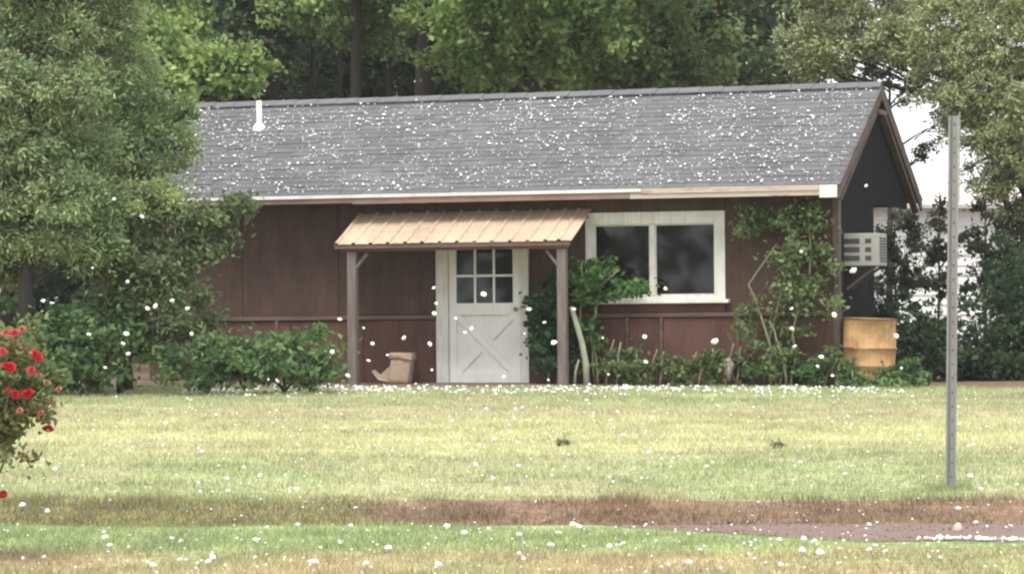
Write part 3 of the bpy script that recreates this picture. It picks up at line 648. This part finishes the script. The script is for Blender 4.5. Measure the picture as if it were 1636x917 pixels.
for (px, py, rx, rz, dist, lb_) in ((90, 545, 110, 65, 37.0, 'broad dark green bush under the tall cedar'), (190, 530, 75, 70, 37.3, 'dark green bush beneath the arching grey-green shrub'), (330, 575, 75, 42, 36.9, 'low leafy green bush below the brown wall left of the porch'), (455, 567, 95, 46, 37.0, 'rounded leafy green bush beside the left porch post'), (-60, 560, 110, 70, 36.6, 'dark green bush left of the tall cedar trunk')):
    x_ = at(px, py, dist).x
    tree('bush', lb_, 'bush', (x_, dist), .5, .03,
         [P(px, py, dist, rx * .8, rz * .8), P(px - rx * .55, py + rz * .3, dist - .1, rx * .5, rz * .65), P(px + rx * .55, py + rz * .3, dist, rx * .5, rz * .65), P(px - rx * .2, py - rz * .3, dist, rx * .45, rz * .6), P(px + rx * .3, py - rz * .2, dist - .1, rx * .45, rz * .6), P(px, py + rz * .55, dist - .15, rx * .8, rz * .5)],
         .30, .17, .095, .05, BUSH, group=None, limb_r=.5, minz=.3)

# woods behind the roof
BGT = [  # px, dist, top, r, colours, label, clumps
    (565, 51, 10, .14, BRIGHT, 'bright green tree with low leafy bough behind the roof', [(560, 30, 85, 45), (480, 5, 60, 35), (620, 20, 60, 40), (540, -60, 120, 60), (600, -160, 140, 80)], .5),
    (678, 50, 11, .24, DEEP, 'thick dark trunk rising behind the middle of the roof', [(640, -60, 90, 50), (730, -90, 90, 60), (680, -190, 160, 80), (720, 60, 30, 24)], .5),
    (850, 48.5, 10, .15, [(.22, .32, .09), (.31, .41, .13), (.13, .21, .075)], 'broad yellow-green tree filling the middle above the ridge', [(760, 40, 80, 60), (850, 50, 90, 70), (930, 40, 80, 70), (720, 95, 50, 40), (800, 110, 70, 35), (900, 115, 80, 35), (850, -50, 160, 70), (840, -170, 150, 90)], .6),
    (1060, 50, 10, .14, MIDG, 'mid green tree with pale leaf tips above the ridge', [(1030, 30, 80, 60), (1090, 60, 70, 55), (1050, 115, 90, 30), (1010, 100, 60, 35), (1120, 110, 50, 30), (1060, -70, 140, 70), (1060, -180, 120, 80)], .5),
    (1150, 52, 10, .17, DEEP, 'dark tree with reddish trunk behind the right of the ridge', [(1140, 20, 80, 45), (1210, 30, 70, 40), (1180, -70, 140, 60), (1180, -170, 130, 80), (1220, 100, 60, 30)], .5),
    (440, 54, 10, .18, DEEP, 'dark shaded tree beyond the vent pipe', [(430, 20, 90, 60), (380, 60, 70, 60), (480, -60, 120, 60), (420, -170, 140, 90), (340, 90, 80, 60)], .55),
    (770, 57, 11, .2, DEEP, 'dark tree deep in the wood behind the yellow-green crown', [(700, 60, 110, 70), (800, 20, 110, 70), (760, -100, 180, 80), (780, 120, 100, 50)], .55),
    (960, 57, 11, .2, DEEP, 'dark tree in the wood between two green crowns', [(940, 50, 110, 80), (1020, 20, 110, 80), (960, -110, 170, 80), (980, 130, 110, 50)], .55),
    (1260, 56, 11, .2, DEEP, 'dark tree in the wood beyond the roof apex', [(1210, 70, 90, 70), (1260, 0, 100, 60), (1160, 110, 90, 50), (1240, -110, 150, 80), (1285, 120, 40, 60)], .55),
    (590, 58, 11, .2, DEEP, 'dark tree deep in the wood behind the leafy bough', [(560, 80, 110, 60), (640, 40, 100, 70), (480, 90, 100, 60), (560, -90, 170, 80)], .5),
    (250, 56, 11, .2, DEEP, 'dark tree hidden behind the left cedars', [(250, 60, 130, 90), (120, 100, 140, 100), (200, -90, 180, 90), (300, 150, 100, 70)], .5),
    (20, 56, 11, .2, DEEP, 'dark tree in the wood beyond the tall cedar', [(0, 60, 140, 100), (-120, 150, 140, 120), (20, -110, 180, 90), (60, 230, 140, 100), (-40, 350, 160, 90)], .5),
]
for (px, dist, top, r, cols, lab, cls, dens) in BGT:
    tree('wood_tree', lab, 'tree', (at(px, 0, dist).x, dist), top, r, [P(a_, b_, dist + random.uniform(-1, 1), c_, d_) for a_, b_, c_, d_ in cls], dens, .27, .115, .075, cols, bark='bark_red' if 'reddish' in lab else 'bark', outw=.2, group='trees in the wood behind the house')
for (px, dist, r, lab) in ((500, 55, .08, 'slim grey trunk standing free behind the left half of the roof'), (545, 53, .05, 'thin young trunk behind the left half of the roof'), (622, 56, .1, 'straight dark trunk left of the thick dark trunk'), (1010, 55, .09, 'slim trunk behind the mid green tree')):
    tree('sapling_tree', lab, 'tree', (at(px, 0, dist).x, dist), 10.5, r, [P(px, -100, dist, 70, 50), P(px + 30, -200, dist, 90, 60)], .4, .27, .115, .075, DEEP, group='trees in the wood behind the house')
# undergrowth and far mass of the wood: nobody could count it
far = []
for i in range(64):
    x_ = -17 + i * .40 + random.uniform(-.3, .3)
    if x_ > 6.0: continue
    for z_ in (1.2, 3.6, 6.0, 8.2): far.append((x_, 64 + random.uniform(-2, 2), z_ + random.uniform(-.6, .6), 1.2, 1.0, 1.4))
for i in range(17):
    far.append((-11 + i * .93, 53.5 + random.uniform(-1, 1), 2.3 + random.uniform(-.4, .5), .9, .8, 1.6)); far.append((-11 + i * .95, 60 + random.uniform(-1, 1), 4.6 + random.uniform(-.6, .6), 1.0, .8, 1.3))
PER = (25, 60)
fv, fk = foliage(far, .12, .34, .24, .17, DEEP, outw=.1)
PER = (14, 80)
tag(fast_mesh('far_wood', fv, 4, M['leaf'], None, np.clip(fk, .005, .8)), 'dark mass of woodland foliage closing the view behind the trees', 'woodland', kind='stuff')

back = []  # unseen trees behind the camera, added to darken the glass and porch
for i in range(60):
    x_ = -62 + i * 1.9
    for z_ in (1.0, 3.6, 6.2): back.append((x_ + random.uniform(-.6, .6), -24 + random.uniform(-3, 3), z_ + random.uniform(-.5, .5), 1.9, 1.6, 1.8))
PER = (8, 24)
fv, fk = foliage(back, .05, .5, .55, .40, DEEP, outw=.1)
PER = (14, 80)
tag(fast_mesh('unseen_rear_wood', fv, 4, M['leaf'], None, np.clip(fk, .005, .8)), 'unseen belt of trees behind the camera, added to darken the reflections in the panes', 'woodland', kind='stuff')
# right of the house
tree('cedar_tree', 'spreading pale olive cedar overhanging beyond the roof apex', 'tree', (at(1650, 600, 46).x, 46), 8.5, .18,
     [P(1300, 60, 46, 46, 34), P(1345, 85, 46, 55, 28), P(1300, 105, 46, 34, 15), P(1400, 40, 46, 80, 42), P(1480, 60, 45.5, 90, 55), P(1560, 50, 45, 100, 60), P(1640, 70, 45, 100, 80), P(1540, 130, 45, 75, 55), P(1610, 160, 45, 90, 60), P(1580, 230, 45, 60, 50), P(1585, 295, 45, 36, 26), P(1640, 280, 45, 70, 60), P(1500, -60, 46, 150, 70), P(1330, -40, 46, 90, 50), P(1640, -80, 46, 150, 80), P(1540, -190, 46, 160, 90), P(1520, 190, 46, 26, 24)],
     .60, .19, .085, .026, OLIVE, m='needle', bark='bark', droop=.05, outw=.5, up=.3, twigs=3)
tree('bare_tree', 'dark twiggy tree against the bright sky beside the roof apex', 'tree', (at(1420, 600, 50).x, 50), 5.0, .07,
     [P(1370, 110, 50, 40, 22), P(1420, 110, 50, 45, 26), P(1395, 75, 50, 60, 22), P(1450, 140, 50, 40, 22), P(1490, 130, 50, 36, 26), P(1440, 90, 50, 40, 22), P(1475, 250, 50, 20, 18), P(1500, 200, 50, 22, 26)],
     .20, .14, .10, .035, [(.05, .05, .045), (.08, .085, .06), (.10, .06, .06)], m='needle', twigs=6, limb_r=.5)
for (px, py, rx, rz, dist, lab) in ((1460, 545, 55, 55, 41.8, 'dark bush behind the rusty drum'), (1560, 540, 80, 65, 42.2, 'tall dark bush behind the sign post'), (1655, 500, 70, 90, 42.5, 'dark bush to the right of the sign post'), (1425, 520, 40, 60, 43.5, 'dark shrub in the gap below the air conditioner'), (1610, 440, 40, 60, 44.2, 'tall dark shrub hiding the right end of the white shed')):
    tree('bush', lab, 'bush', (at(px, py, dist).x, dist), .8, .04,
         [P(px, py, dist, rx, rz), P(px - rx * .5, py + rz * .5, dist - .2, rx * .7, rz * .6), P(px + rx * .5, py + rz * .5, dist - .2, rx * .7, rz * .6), P(px + rx * .1, py + rz * .8, dist - .3, rx * .9, rz * .4)],
         .52, .19, .10, .055, [(.045, .08, .035), (.06, .10, .045), (.04, .07, .035)], limb_r=.6, twigs=3, minz=.4)
for (px, dist, lab) in ((1430, 45, 'sparse twiggy sapling in front of the white shed by the gable'), (1500, 45.5, 'sparse twiggy sapling in front of the white shed behind the sign post'), (1575, 45, 'sparse twiggy sapling before the right end of the white shed'), (1625, 45, 'leafy dark sapling hiding the right corner of the white shed')):
    dn = .3 if px > 1600 else .2 if px < 1450 else .08
    tree('sapling', lab, 'sapling', (at(px, 0, dist).x, dist), 2.6, .03,
         [P(px, 440, dist, 40, 36), P(px - 20, 390, dist, 36, 26), P(px + 26, 400, dist, 34, 30), P(px + 6, 350, dist, 34, 22), P(px + 30, 450, dist, 30, 26)],
         dn, .12, .09, .045, [(.05, .065, .04), (.09, .10, .05), (.06, .07, .05)], twigs=6, limb_r=.6, bark='bark')

# white clapboard shed far behind
sx0, sx1, sy = 6.6, 14.0, 62.0
shed = empty('shed', (sx0, sy, float(gz(sx0, sy)) - .05), (0, 0, 0), 'white clapboard shed glimpsed through the saplings', 'shed')
MB().box(0.03, sx1 - sx0 - .03, .04, 3.8, 0, 2.9).build('wall', M['clapboard'], shed)
for i in range(15):
    z0 = .05 + i * .19
    MB().hexa([(0, .0, z0), (sx1 - sx0, .0, z0), (sx1 - sx0, .035, z0), (0, .035, z0), (0, .02, z0 + .186), (sx1 - sx0, .02, z0 + .186), (sx1 - sx0, .035, z0 + .186), (0, .035, z0 + .186)]).build('clapboard', M['clapboard'], shed)
for u in (-.02, sx1 - sx0 - .08): MB().box(u, u + .1, -.03, .03, 0, 2.9).build('corner_board', M['clapboard'], shed)
M['roof_pale'] = mat('pale_metal_roof', (.55, .50, .46), .6, var=.15)
MB().prism([(-.3, -.3, 2.86), (-.3, 2.0, 3.35), (-.3, 4.2, 2.86), (-.3, 4.2, 2.93), (-.3, 2.0, 3.43), (-.3, -.3, 2.93)], (0, 0, 0), (sx1 - sx0 + .6, 0, 0)).build('roof', M['roof_pale'], shed)
wf = MB().box(3.1, 4.0, -.025, .025, 1.2, 2.2).build('window', M['clapboard'], shed); MB().box(3.18, 3.92, -.032, -.02, 1.28, 2.12).build('pane', M['ac_dark'], wf)

# plants against the front wall
def climber(name, label, cat, stems, clumps, dens, L, Wd, cols, sub=.11, mz=.12):
    b0 = stems[0][0]; root = empty(name, b0, (0, 0, 0), label, cat); st = MB()
    for s_ in stems:
        pts_ = [Vector(p) - Vector(b0) for p in s_]; fine = []
        for a_, b_ in zip(pts_, pts_[1:]): fine += limb_path(a_, b_, .02, 4)[:-1]
        fine.append(pts_[-1]); st.tube(fine, [.016 * (1 - .7 * i / len(fine)) + .003 for i in range(len(fine))], 6)
    st.build('stem', M['stem'], root, smooth=True)
    v_, k_ = foliage(clumps, dens, sub, L, Wd, cols, outw=.2, minz=mz); fast_mesh('foliage', v_ - np.array(b0), 4, M['leaf'], root, np.clip(k_, .005, .8)); return root
def HC(u, v_, z, ru, rz, rv=.16):
    a_ = hw(u, v_, z); return (a_.x, a_.y, a_.z, ru, rv, rz)
climber('climbing_vine', 'tall straggling vine climbing the wall right of the window', 'vine',
        [[hw(3.35, .1, -.05), hw(3.25, .12, .5), hw(3.4, .2, 1.1), hw(3.6, .25, 1.9)], [hw(3.7, .1, -.05), hw(3.55, .12, .6), hw(3.75, .2, 1.3), hw(3.75, .25, 2.2)], [hw(3.4, .08, -.05), hw(3.2, .1, .7), hw(3.0, .15, 1.2), hw(3.35, .2, 1.7)], [hw(3.5, .0, -.05), hw(3.45, .0, .35), hw(3.28, .05, .75)]],
        [HC(3.65, .2, 2.05, .28, .2), HC(3.7, .18, 1.75, .30, .25), HC(3.35, .2, 1.85, .22, .2), HC(3.62, .15, 1.4, .34, .28), HC(3.85, .15, 1.45, .2, .3), HC(3.4, .12, 1.05, .38, .25), HC(3.75, .1, 1.0, .28, .25), HC(3.1, .12, .85, .3, .2), HC(3.05, .1, .45, .32, .25), HC(3.5, .08, .5, .3, .25), HC(3.85, .05, .35, .25, .25), HC(2.95, .2, 1.95, .14, .12), HC(3.15, .2, 2.0, .16, .14)],
        .10, .080, .045, VINE, .15)
climber('shrub', 'leafy green shrub crossing the lower left corner of the window', 'shrub',
        [[hw(1.05, .15, -.05), hw(1.0, .1, .6), hw(1.15, .05, 1.2), hw(1.4, .0, 1.4)], [hw(.95, .15, -.05), hw(.85, .12, .7), hw(.9, .05, 1.5)]],
        [HC(1.0, .05, 1.35, .24, .24), HC(1.25, .02, 1.28, .26, .2), HC(1.5, .02, 1.15, .16, .12), HC(.85, .1, 1.15, .2, .25), HC(1.1, .08, 1.1, .28, .12), HC(.95, .12, .75, .16, .25)],
        .20, .085, .055, [(.10, .20, .06), (.11, .21, .06), (.06, .12, .045)])
climber('shrub', 'dark green shrub between the door and the porch post', 'shrub',
        [[hw(.45, .1, -.05), hw(.42, .15, .6), hw(.5, .2, 1.3)], [hw(.55, .1, -.05), hw(.6, .15, .6), hw(.6, .2, 1.2)]],
        [HC(.42, .15, .75, .22, .3), HC(.55, .15, 1.15, .18, .22), HC(.5, .1, .4, .24, .3), HC(.62, .12, .85, .15, .3), HC(.3, .1, .95, .12, .12)],
        .62, .085, .055, [(.04, .095, .045), (.055, .12, .055), (.035, .08, .04)])
for (u, ru, rz, cols, lab) in ((1.2, .32, .34, VINE, 'leafy weed clump at the foot of the pale leaning branch'), (1.75, .36, .26, VINE, 'sparse weeds below the wide white window'), (2.25, .32, .24, VINE, 'weeds under the right end of the window sill'), (2.72, .26, .30, VINE, 'weeds around the pale upright stone'), (3.4, .36, .2, BUSH, 'low green weeds at the foot of the climbing vine'), (3.95, .34, .16, BUSH, 'low green weeds at the corner of the house')):
    climber('weeds', lab, 'weeds', [[hw(u, .05, -.05), hw(u + .05, .08, rz), hw(u + .1, .1, rz * 1.6)], [hw(u - .1, .05, -.05), hw(u - .16, .08, rz * 1.4)], [hw(u + .15, .0, -.05), hw(u + .2, .05, rz * 1.5)]],
            [HC(u, .05, rz * .55, ru, rz * .7), HC(u - ru * .5, .08, rz * 1.0, ru * .5, rz * .5), HC(u + ru * .5, .08, rz * .9, ru * .5, rz * .5)], .10, .075, .042, cols, .10)
dw = at(1395, 600, 38.5); climber('weeds', 'tall weeds in front of the rusty drum', 'weeds', [[(dw.x, 38.55, -.04), (dw.x + .1, 38.55, .2)], [(dw.x - .2, 38.55, -.04), (dw.x - .25, 38.55, .18)]], [(dw.x, 38.55, .06, .5, .12, .10), (dw.x + .45, 38.8, .1, .3, .15, .16)], .55, .075, .042, BUSH, .08)
# odd dark weeds standing up out of the lawn
for (px, py, lab) in ((900, 712, 'small dark weed tuft alone in the pale lawn'), (1243, 716, 'low spreading dark weed in the pale lawn before the vine')):
    dd = 1 / ((py - 500) / FPX + .0216) * (.88 + .38 + .0216 * 22 + 0) if False else None
    lo, hi = 21.0, 39.0
    for _ in range(40):
        mid = (lo + hi) / 2; x_ = (px - 818) / FPX * mid; ypx = 500 + FPX * (EYE - float(gz(x_, mid))) / mid
        if ypx > py: lo = mid
        else: hi = mid
    x_ = (px - 818) / FPX * lo; z_ = float(gz(x_, lo))
    climber('lawn_weed', lab, 'weed', [[(x_, lo, z_ - .02), (x_ + .01, lo, z_ + .09)], [(x_, lo, z_ - .02), (x_ - .05, lo, z_ + .07)]], [(x_, lo, z_ + .02, .03, .03, .008)], .006, .07, .010, [(.14, .15, .08), (.2, .19, .1)], .035, .02)

# rose bush in the foreground
RD = 18.0; rbx = -3.19; rbz = float(gz(rbx, RD))
rose = empty('rose_bush', (rbx, RD, rbz), (0, 0, 0), 'rose bush with red blooms at the edge of the near verge', 'rose bush')
rs = MB()
for i in range(16):
    a_ = i * 2.399; rr = random.uniform(.25, .62); tip = Vector((math.cos(a_) * rr, math.sin(a_) * rr * .8, random.uniform(.75, 1.3)))
    rs.tube(limb_path((math.cos(a_) * .06, math.sin(a_) * .06, -.03), tip, .08, 6), [.012, .011, .009, .007, .005, .003], 5)
rs.build('canes', M['stem'], rose, smooth=True)
ROSEG = [(.11, .18, .06), (.18, .24, .09), (.08, .13, .05), (.24, .24, .11), (.30, .20, .11)]
v_, k_ = foliage([(rbx, RD, rbz + 1.0, .52, .45, .28), (rbx, RD, rbz + .78, .56, .5, .25), (rbx + .32, RD - .05, rbz + .95, .22, .25, .25), (rbx + .42, RD, rbz + .88, .17, .2, .15), (rbx - .3, RD, rbz + .8, .3, .3, .3), (rbx + .1, RD, rbz + 1.18, .35, .3, .14), (rbx + .36, RD - .1, rbz + .80, .16, .2, .10), (rbx + .2, RD - .2, rbz + .62, .3, .25, .12)], .42, .085, .042, .026, ROSEG, outw=.2)
fast_mesh('foliage', v_ - np.array((rbx, RD, rbz)), 4, M['leaf'], rose, np.clip(k_, .01, .8))
def rose_mesh(tint):
    V, K = [], []
    for ring, (cnt, rad, ht, sz) in enumerate(((4, .008, .020, .024), (6, .017, .014, .030), (8, .027, .004, .034))):
        for i in range(cnt):
            a_ = 2 * math.pi * i / cnt + ring * .5 + random.uniform(-.2, .2); o_ = Vector((math.cos(a_), math.sin(a_), 0)); t_ = Vector((-math.sin(a_), math.cos(a_), 0)); tilt = .35 + .5 * ring
            c_ = o_ * rad + Vector((0, 0, ht)); u_ = (o_ * math.sin(tilt) + Vector((0, 0, math.cos(tilt)))) * sz
            V += [c_ - u_ * .5 - t_ * sz * .3, c_ - u_ * .5 + t_ * sz * .3, c_ + u_ * .45 + t_ * sz * .55, c_ + u_ * .45 - t_ * sz * .55]; K.append(np.array(tint) * random.uniform(.75, 1.2))
    return np.array([tuple(q) for q in V]), np.array(K)
RED, PINK, FADE = (.50, .025, .03), (.52, .075, .09), (.42, .18, .11)
protos = []
for c_ in (RED, PINK, FADE, (.34, .02, .03)):
    rv, rk = rose_mesh(c_); o = fast_mesh('flower', rv, 4, M['petal'], None, rk); protos.append(o.data); bpy.data.objects.remove(o)
spots = [(10, 532, 1), (23, 533, 1), (61, 571, 0), (56, 566, 0), (17, 587, 0), (10, 584, 0), (50, 592, 1), (40, 632, 0), (46, 628, 0), (13, 625, 1), (24, 630, 0), (32, 656, 2), (77, 686, 3), (4, 562, 1), (62, 600, 2), (75, 612, 2), (82, 640, 2), (66, 660, 2), (5, 790, 3), (36, 527, 2), (94, 622, 2)]
for (px, py, ci) in spots:
    dist = RD - (.42 if px < 40 else .30 if px < 70 else .12); p_ = at(px, py, dist) - Vector((rbx, RD, rbz))
    o = link(bpy.data.objects.new('flower', protos[ci]), rose); o.location = p_; o.rotation_euler = (random.uniform(.4, 1.3), random.uniform(-.5, .5), random.uniform(-.6, .6)); s_ = (.68 if ci != 2 else .5) * random.uniform(.85, 1.15); o.scale = (s_, s_, s_)
for i in range(14):
    a_ = random.uniform(math.pi * .6, math.pi * 1.7); o = link(bpy.data.objects.new('flower', protos[random.choice((0, 0, 1, 2))]), rose); o.location = (math.cos(a_) * .5, math.sin(a_) * .42, random.uniform(.7, 1.25)); o.rotation_euler = (random.uniform(-.6, 1), random.uniform(-.8, .3), a_)
lowc = MB(); e_ = at(5, 792, RD - .42) - Vector((rbx, RD, rbz)); lowc.tube(limb_path((0, 0, 0), e_, .1, 6), [.008, .007, .006, .005, .004, .003], 5); lowc.build('cane', M['stem'], rose, smooth=True)

# ------------------------------------------------------------------ hail
hm = []
for k in range(6):
    b_ = bmesh.new(); bmesh.ops.create_icosphere(b_, subdivisions=2 if k < 3 else 1, radius=1)
    for v_ in b_.verts: v_.co *= random.uniform(.72, 1.2)
    for v_ in b_.verts: v_.co.z *= .85
    me_ = bpy.data.meshes.new('hailstone'); b_.to_mesh(me_); b_.free(); me_.materials.append(M['hail'])
    for p in me_.polygons: p.use_smooth = True
    hm.append(me_)
def stone(loc, r, label, group):
    o = bpy.data.objects.new('hailstone', random.choice(hm[:3])); C.objects.link(o); o.location = loc
    o.scale = (r * random.uniform(.75, 1.35), r * random.uniform(.75, 1.3), r * random.uniform(.7, 1.0)); o.rotation_euler = (random.uniform(-.3, .3), random.uniform(-.5, .5) * (2.2 if 'falling' in label else 1), random.uniform(0, 6))
    return tag(o, label, 'hailstone', group)
AIR = [(148, 428, 0), (204, 450, 0), (236, 493, 0), (248, 489, 0), (275, 480, 0), (299, 493, 0), (306, 533, 0), (182, 318, 0), (202, 533, 0), (197, 549, 0), (205, 565, 0), (142, 534, 0), (168, 587, 0), (227, 346, 0), (429, 606, 0), (443, 608, 0),
       (543, 510, 1), (531, 562, 1), (581, 524, 1), (595, 549, 1), (589, 576, 1), (645, 540, 1), (619, 567, 1), (687, 550, 1), (693, 460, 1), (697, 485, 1), (694, 501, 1), (690, 591, 1), (556, 600, 1),
       (728, 509, 2), (753, 525, 2), (743, 531, 2), (773, 470, 2), (805, 602, 2), (845, 494, 2), (870, 515, 2), (885, 547, 2), (876, 607, 2), (838, 533, 2),
       (917, 494, 3), (963, 540, 3), (972, 598, 3), (1063, 461, 3), (1142, 545, 3), (1030, 538, 3), (1032, 578, 3), (1280, 402, 4), (1265, 493, 4), (1333, 503, 4), (1265, 525, 4), (1270, 553, 4), (1312, 570, 4), (1306, 585, 4), (1363, 432, 5), (1330, 600, 4), (1432, 537, 5), (1440, 588, 5), (1530, 530, 5), (1384, 297, 5)]
AL = ['white hailstone falling in front of the dark green bushes at the left', 'white hailstone falling before the left bay of the porch', 'white hailstone falling in front of the white door and dark shrub', 'white hailstone falling in front of the wall below the window', 'white hailstone falling in front of the climbing vine', 'white hailstone falling past the gable end and drum']
for (px, py, g_) in AIR:
    dist = random.uniform(27, 36); p_ = at(px, py, dist); stone(p_, random.choice((.014, .018, .021, .026)) * random.uniform(.9, 1.1), AL[g_], AL[g_].replace('white hailstone', 'hailstones'))
# on the ground: largest ones as individuals, the rest as one layer
def gpos(px, py):
    lo, hi = 15.0, 39.0
    for _ in range(40):
        mid = (lo + hi) / 2; x_ = (px - 818) / FPX * mid; ypx = 500 + FPX * (EYE - float(gz(x_, mid))) / mid
        if ypx > py: lo = mid
        else: hi = mid
    return (px - 818) / FPX * lo, lo
GS = [(36, 815, .03), (76, 822, .02), (1197, 772, 0), (410, 868, .018), (340, 898, .024), (245, 910, .022), (742, 857, .021), (714, 846, .02), (830, 860, .019), (168, 865, .02), (620, 882, .021), (925, 847, .022), (915, 843, .02), (893, 857, .018), (1284, 867, .022), (1300, 872, .022), (1310, 890, .024), (1282, 886, .02), (880, 878, .022), (1388, 884, .018), (1550, 766, .02), (1531, 818, .02), (275, 866, .018), (415, 765, .02), (760, 748, .024), (1245, 868, .02), (1100, 905, .02), (500, 905, .024), (700, 910, .026)]
lab_f, lab_l, lab_d = 'white hailstone lying in the near verge grass', 'white hailstone lying on the pale mown lawn', 'white hailstone in the drift along the foot of the house'
for (px, py, r) in GS:
    if not r: continue
    x_, y_ = gpos(px, py); stone((x_, y_, float(gz(x_, y_)) + r * .7 + .012), r, lab_f if y_ < 21 else lab_l, 'hailstones on the verge' if y_ < 21 else 'hailstones on the lawn')
for i in range(46):
    x_ = random.uniform(-3.3, 3.3); y_ = random.uniform(17.2, 20.9); r = random.uniform(.009, .017); stone((x_, y_, float(gz(x_, y_)) + r * .7 + .012), r, lab_f, 'hailstones on the verge')
for i in range(70):
    y_ = random.uniform(22.2, 36); x_ = random.uniform(-.17, .17) * y_; r = random.uniform(.012, .020); stone((x_, y_, float(gz(x_, y_)) + r * .7 + .014), r, lab_l, 'hailstones on the lawn')
for i in range(80):
    px = random.uniform(330, 1400); y_ = 37.8 + random.gauss(0, .55); x_ = (px - 818) / FPX * y_; r = random.uniform(.016, .026); stone((x_, y_, float(gz(x_, y_)) + r * .7 + .01), r, lab_d, 'hailstones in the drift by the house')
ico = hm[4]; iv = np.array([v_.co[:] for v_ in ico.vertices]); it = np.array([p.vertices[:] for p in ico.polygons])
b_ = bmesh.new(); bmesh.ops.create_icosphere(b_, subdivisions=1, radius=1); iv = np.array([v_.co[:] for v_ in b_.verts]); it = np.array([[v_.index for v_ in f_.verts] for f_ in b_.faces]); b_.free()
def hail_layer(name, pos, rad, label, parent=None, m=None, cat='hail'):
    n_ = len(pos); sc = rad[:, None] * rng.uniform(.8, 1.25, (n_, 3)) * np.array([1, 1, .8]); a_ = rng.uniform(0, 6.28, n_); c_, s_ = np.cos(a_), np.sin(a_)
    v_ = iv[None] * rng.uniform(.85, 1.15, (n_, len(iv), 1)) * sc[:, None]; x_ = v_[..., 0] * c_[:, None] - v_[..., 1] * s_[:, None]; y_ = v_[..., 0] * s_[:, None] + v_[..., 1] * c_[:, None]
    v_ = np.stack([x_, y_, v_[..., 2]], -1) + pos[:, None]
    f_ = (it[None] + (np.arange(n_) * len(iv))[:, None, None]).reshape(-1, 3)
    me_ = bpy.data.meshes.new(name); nv = n_ * len(iv); me_.vertices.add(nv); me_.vertices.foreach_set('co', v_.astype(np.float32).ravel()); me_.loops.add(f_.size); me_.loops.foreach_set('vertex_index', f_.astype(np.int32).ravel()); me_.polygons.add(len(f_)); me_.polygons.foreach_set('loop_start', np.arange(0, f_.size, 3, dtype=np.int32)); me_.update(calc_edges=True)
    me_.polygons.foreach_set('use_smooth', np.ones(len(f_), bool)); me_.materials.append(m or M['hail'])
    return tag(link(bpy.data.objects.new(name, me_), parent), label, cat, kind='stuff')
n_ = 900; y_ = 37.75 + rng.normal(0, .7, n_); x_ = rng.uniform(-3.9, 4.6, n_); k_ = vnoise(x_, y_, 2.2) > .25; x_, y_ = x_[k_], y_[k_]; r_ = rng.uniform(.008, .020, len(x_)); p1 = np.stack([x_, y_, gz(x_, y_) + r_ * .8 + .006], -1)
n2_ = 560; y2 = rng.uniform(22.1, 37.5, n2_); x2 = rng.uniform(-.19, .19, n2_) * y2; r2 = rng.uniform(.005, .012, n2_); p2_ = np.stack([x2, y2, gz(x2, y2) + r2 + .014], -1)
n3_ = 420; y3 = rng.uniform(16.5, 22, n3_); x3 = rng.uniform(-.19, .19, n3_) * y3; r3 = rng.uniform(.004, .010, n3_); p3 = np.stack([x3, y3, gz(x3, y3) + r3 + .012], -1)
n4_ = 320; x4 = 2.45 + rng.random(n4_) ** .8 * 1.6; y4 = track_edge(x4) + .06 + rng.normal(0, .05, n4_); r4 = rng.uniform(.006, .014, n4_); p4 = np.stack([x4, y4, gz(x4, y4) + r4 * .8 + .008], -1)
hail_layer('hail', np.concatenate([p1, p2_, p3, p4]), np.concatenate([r_, r2, r3, r4]), 'scattered white hail covering the lawn, verge and ditch')
# hail lying on the shingles
nh = 4200; uu = rng.uniform(RL + .05, RR - .03, nh); ss = rng.uniform(.05, VM / math.cos(ang) - .1, nh); k_ = vnoise(uu, ss, 3.1) + .35 * rng.random(nh) > .42; uu, ss = uu[k_], ss[k_]; rr = rng.uniform(.0045, .0135, len(uu)) * rng.choice([.75, 1.1, 1.7], len(uu), p=[.55, .35, .10])
pl = np.stack([uu, ss * math.cos(ang) - math.sin(ang) * (.016 + rr * .7), 2.40 + ss * math.sin(ang) + math.cos(ang) * (.016 + rr * .7)], -1)
HMn = np.array(HM); pw = pl @ HMn[:3, :3].T + HMn[:3, 3]
hail_layer('hail', pw, rr, 'white hail strewn over the grey shingle roof')


# clods and gravel on the wet track and the bank foot
nc = 1500; xc = rng.uniform(.2, 5.0, nc); tc_ = rng.random(nc); ec = track_edge(xc); yc = ec + (21.15 - ec) * tc_; rc = rng.uniform(.002, .007, nc)
hail_layer('clods', np.stack([xc, yc, gz(xc, yc) + .008 + rc * .5], -1), rc, 'reddish clods and gravel on the wet track', m=mat('red_clod', (.21, .125, .095), .9, second=(.14, .088, .07), scale=3, island=.4), cat='gravel')
# ------------------------------------------------------------------ thin haze volume, added to lift the shadows
hz_ = MB().box(-1600, 1600, -60, 2600, -2.2, 14.0)
vm = bpy.data.materials.new('shadow_lift_haze'); vm.use_nodes = True; vn = vm.node_tree; vn.nodes.clear()
pv_ = vn.nodes.new('ShaderNodeVolumePrincipled'); pv_.inputs['Color'].default_value = (.93, .95, .95, 1); pv_.inputs['Density'].default_value = .0004
vo_ = vn.nodes.new('ShaderNodeOutputMaterial'); vn.links.new(pv_.outputs[0], vo_.inputs['Volume'])
tag(hz_.build('added_haze', vm), 'thin pale haze added to lift the shadows', 'added_haze', kind='stuff')
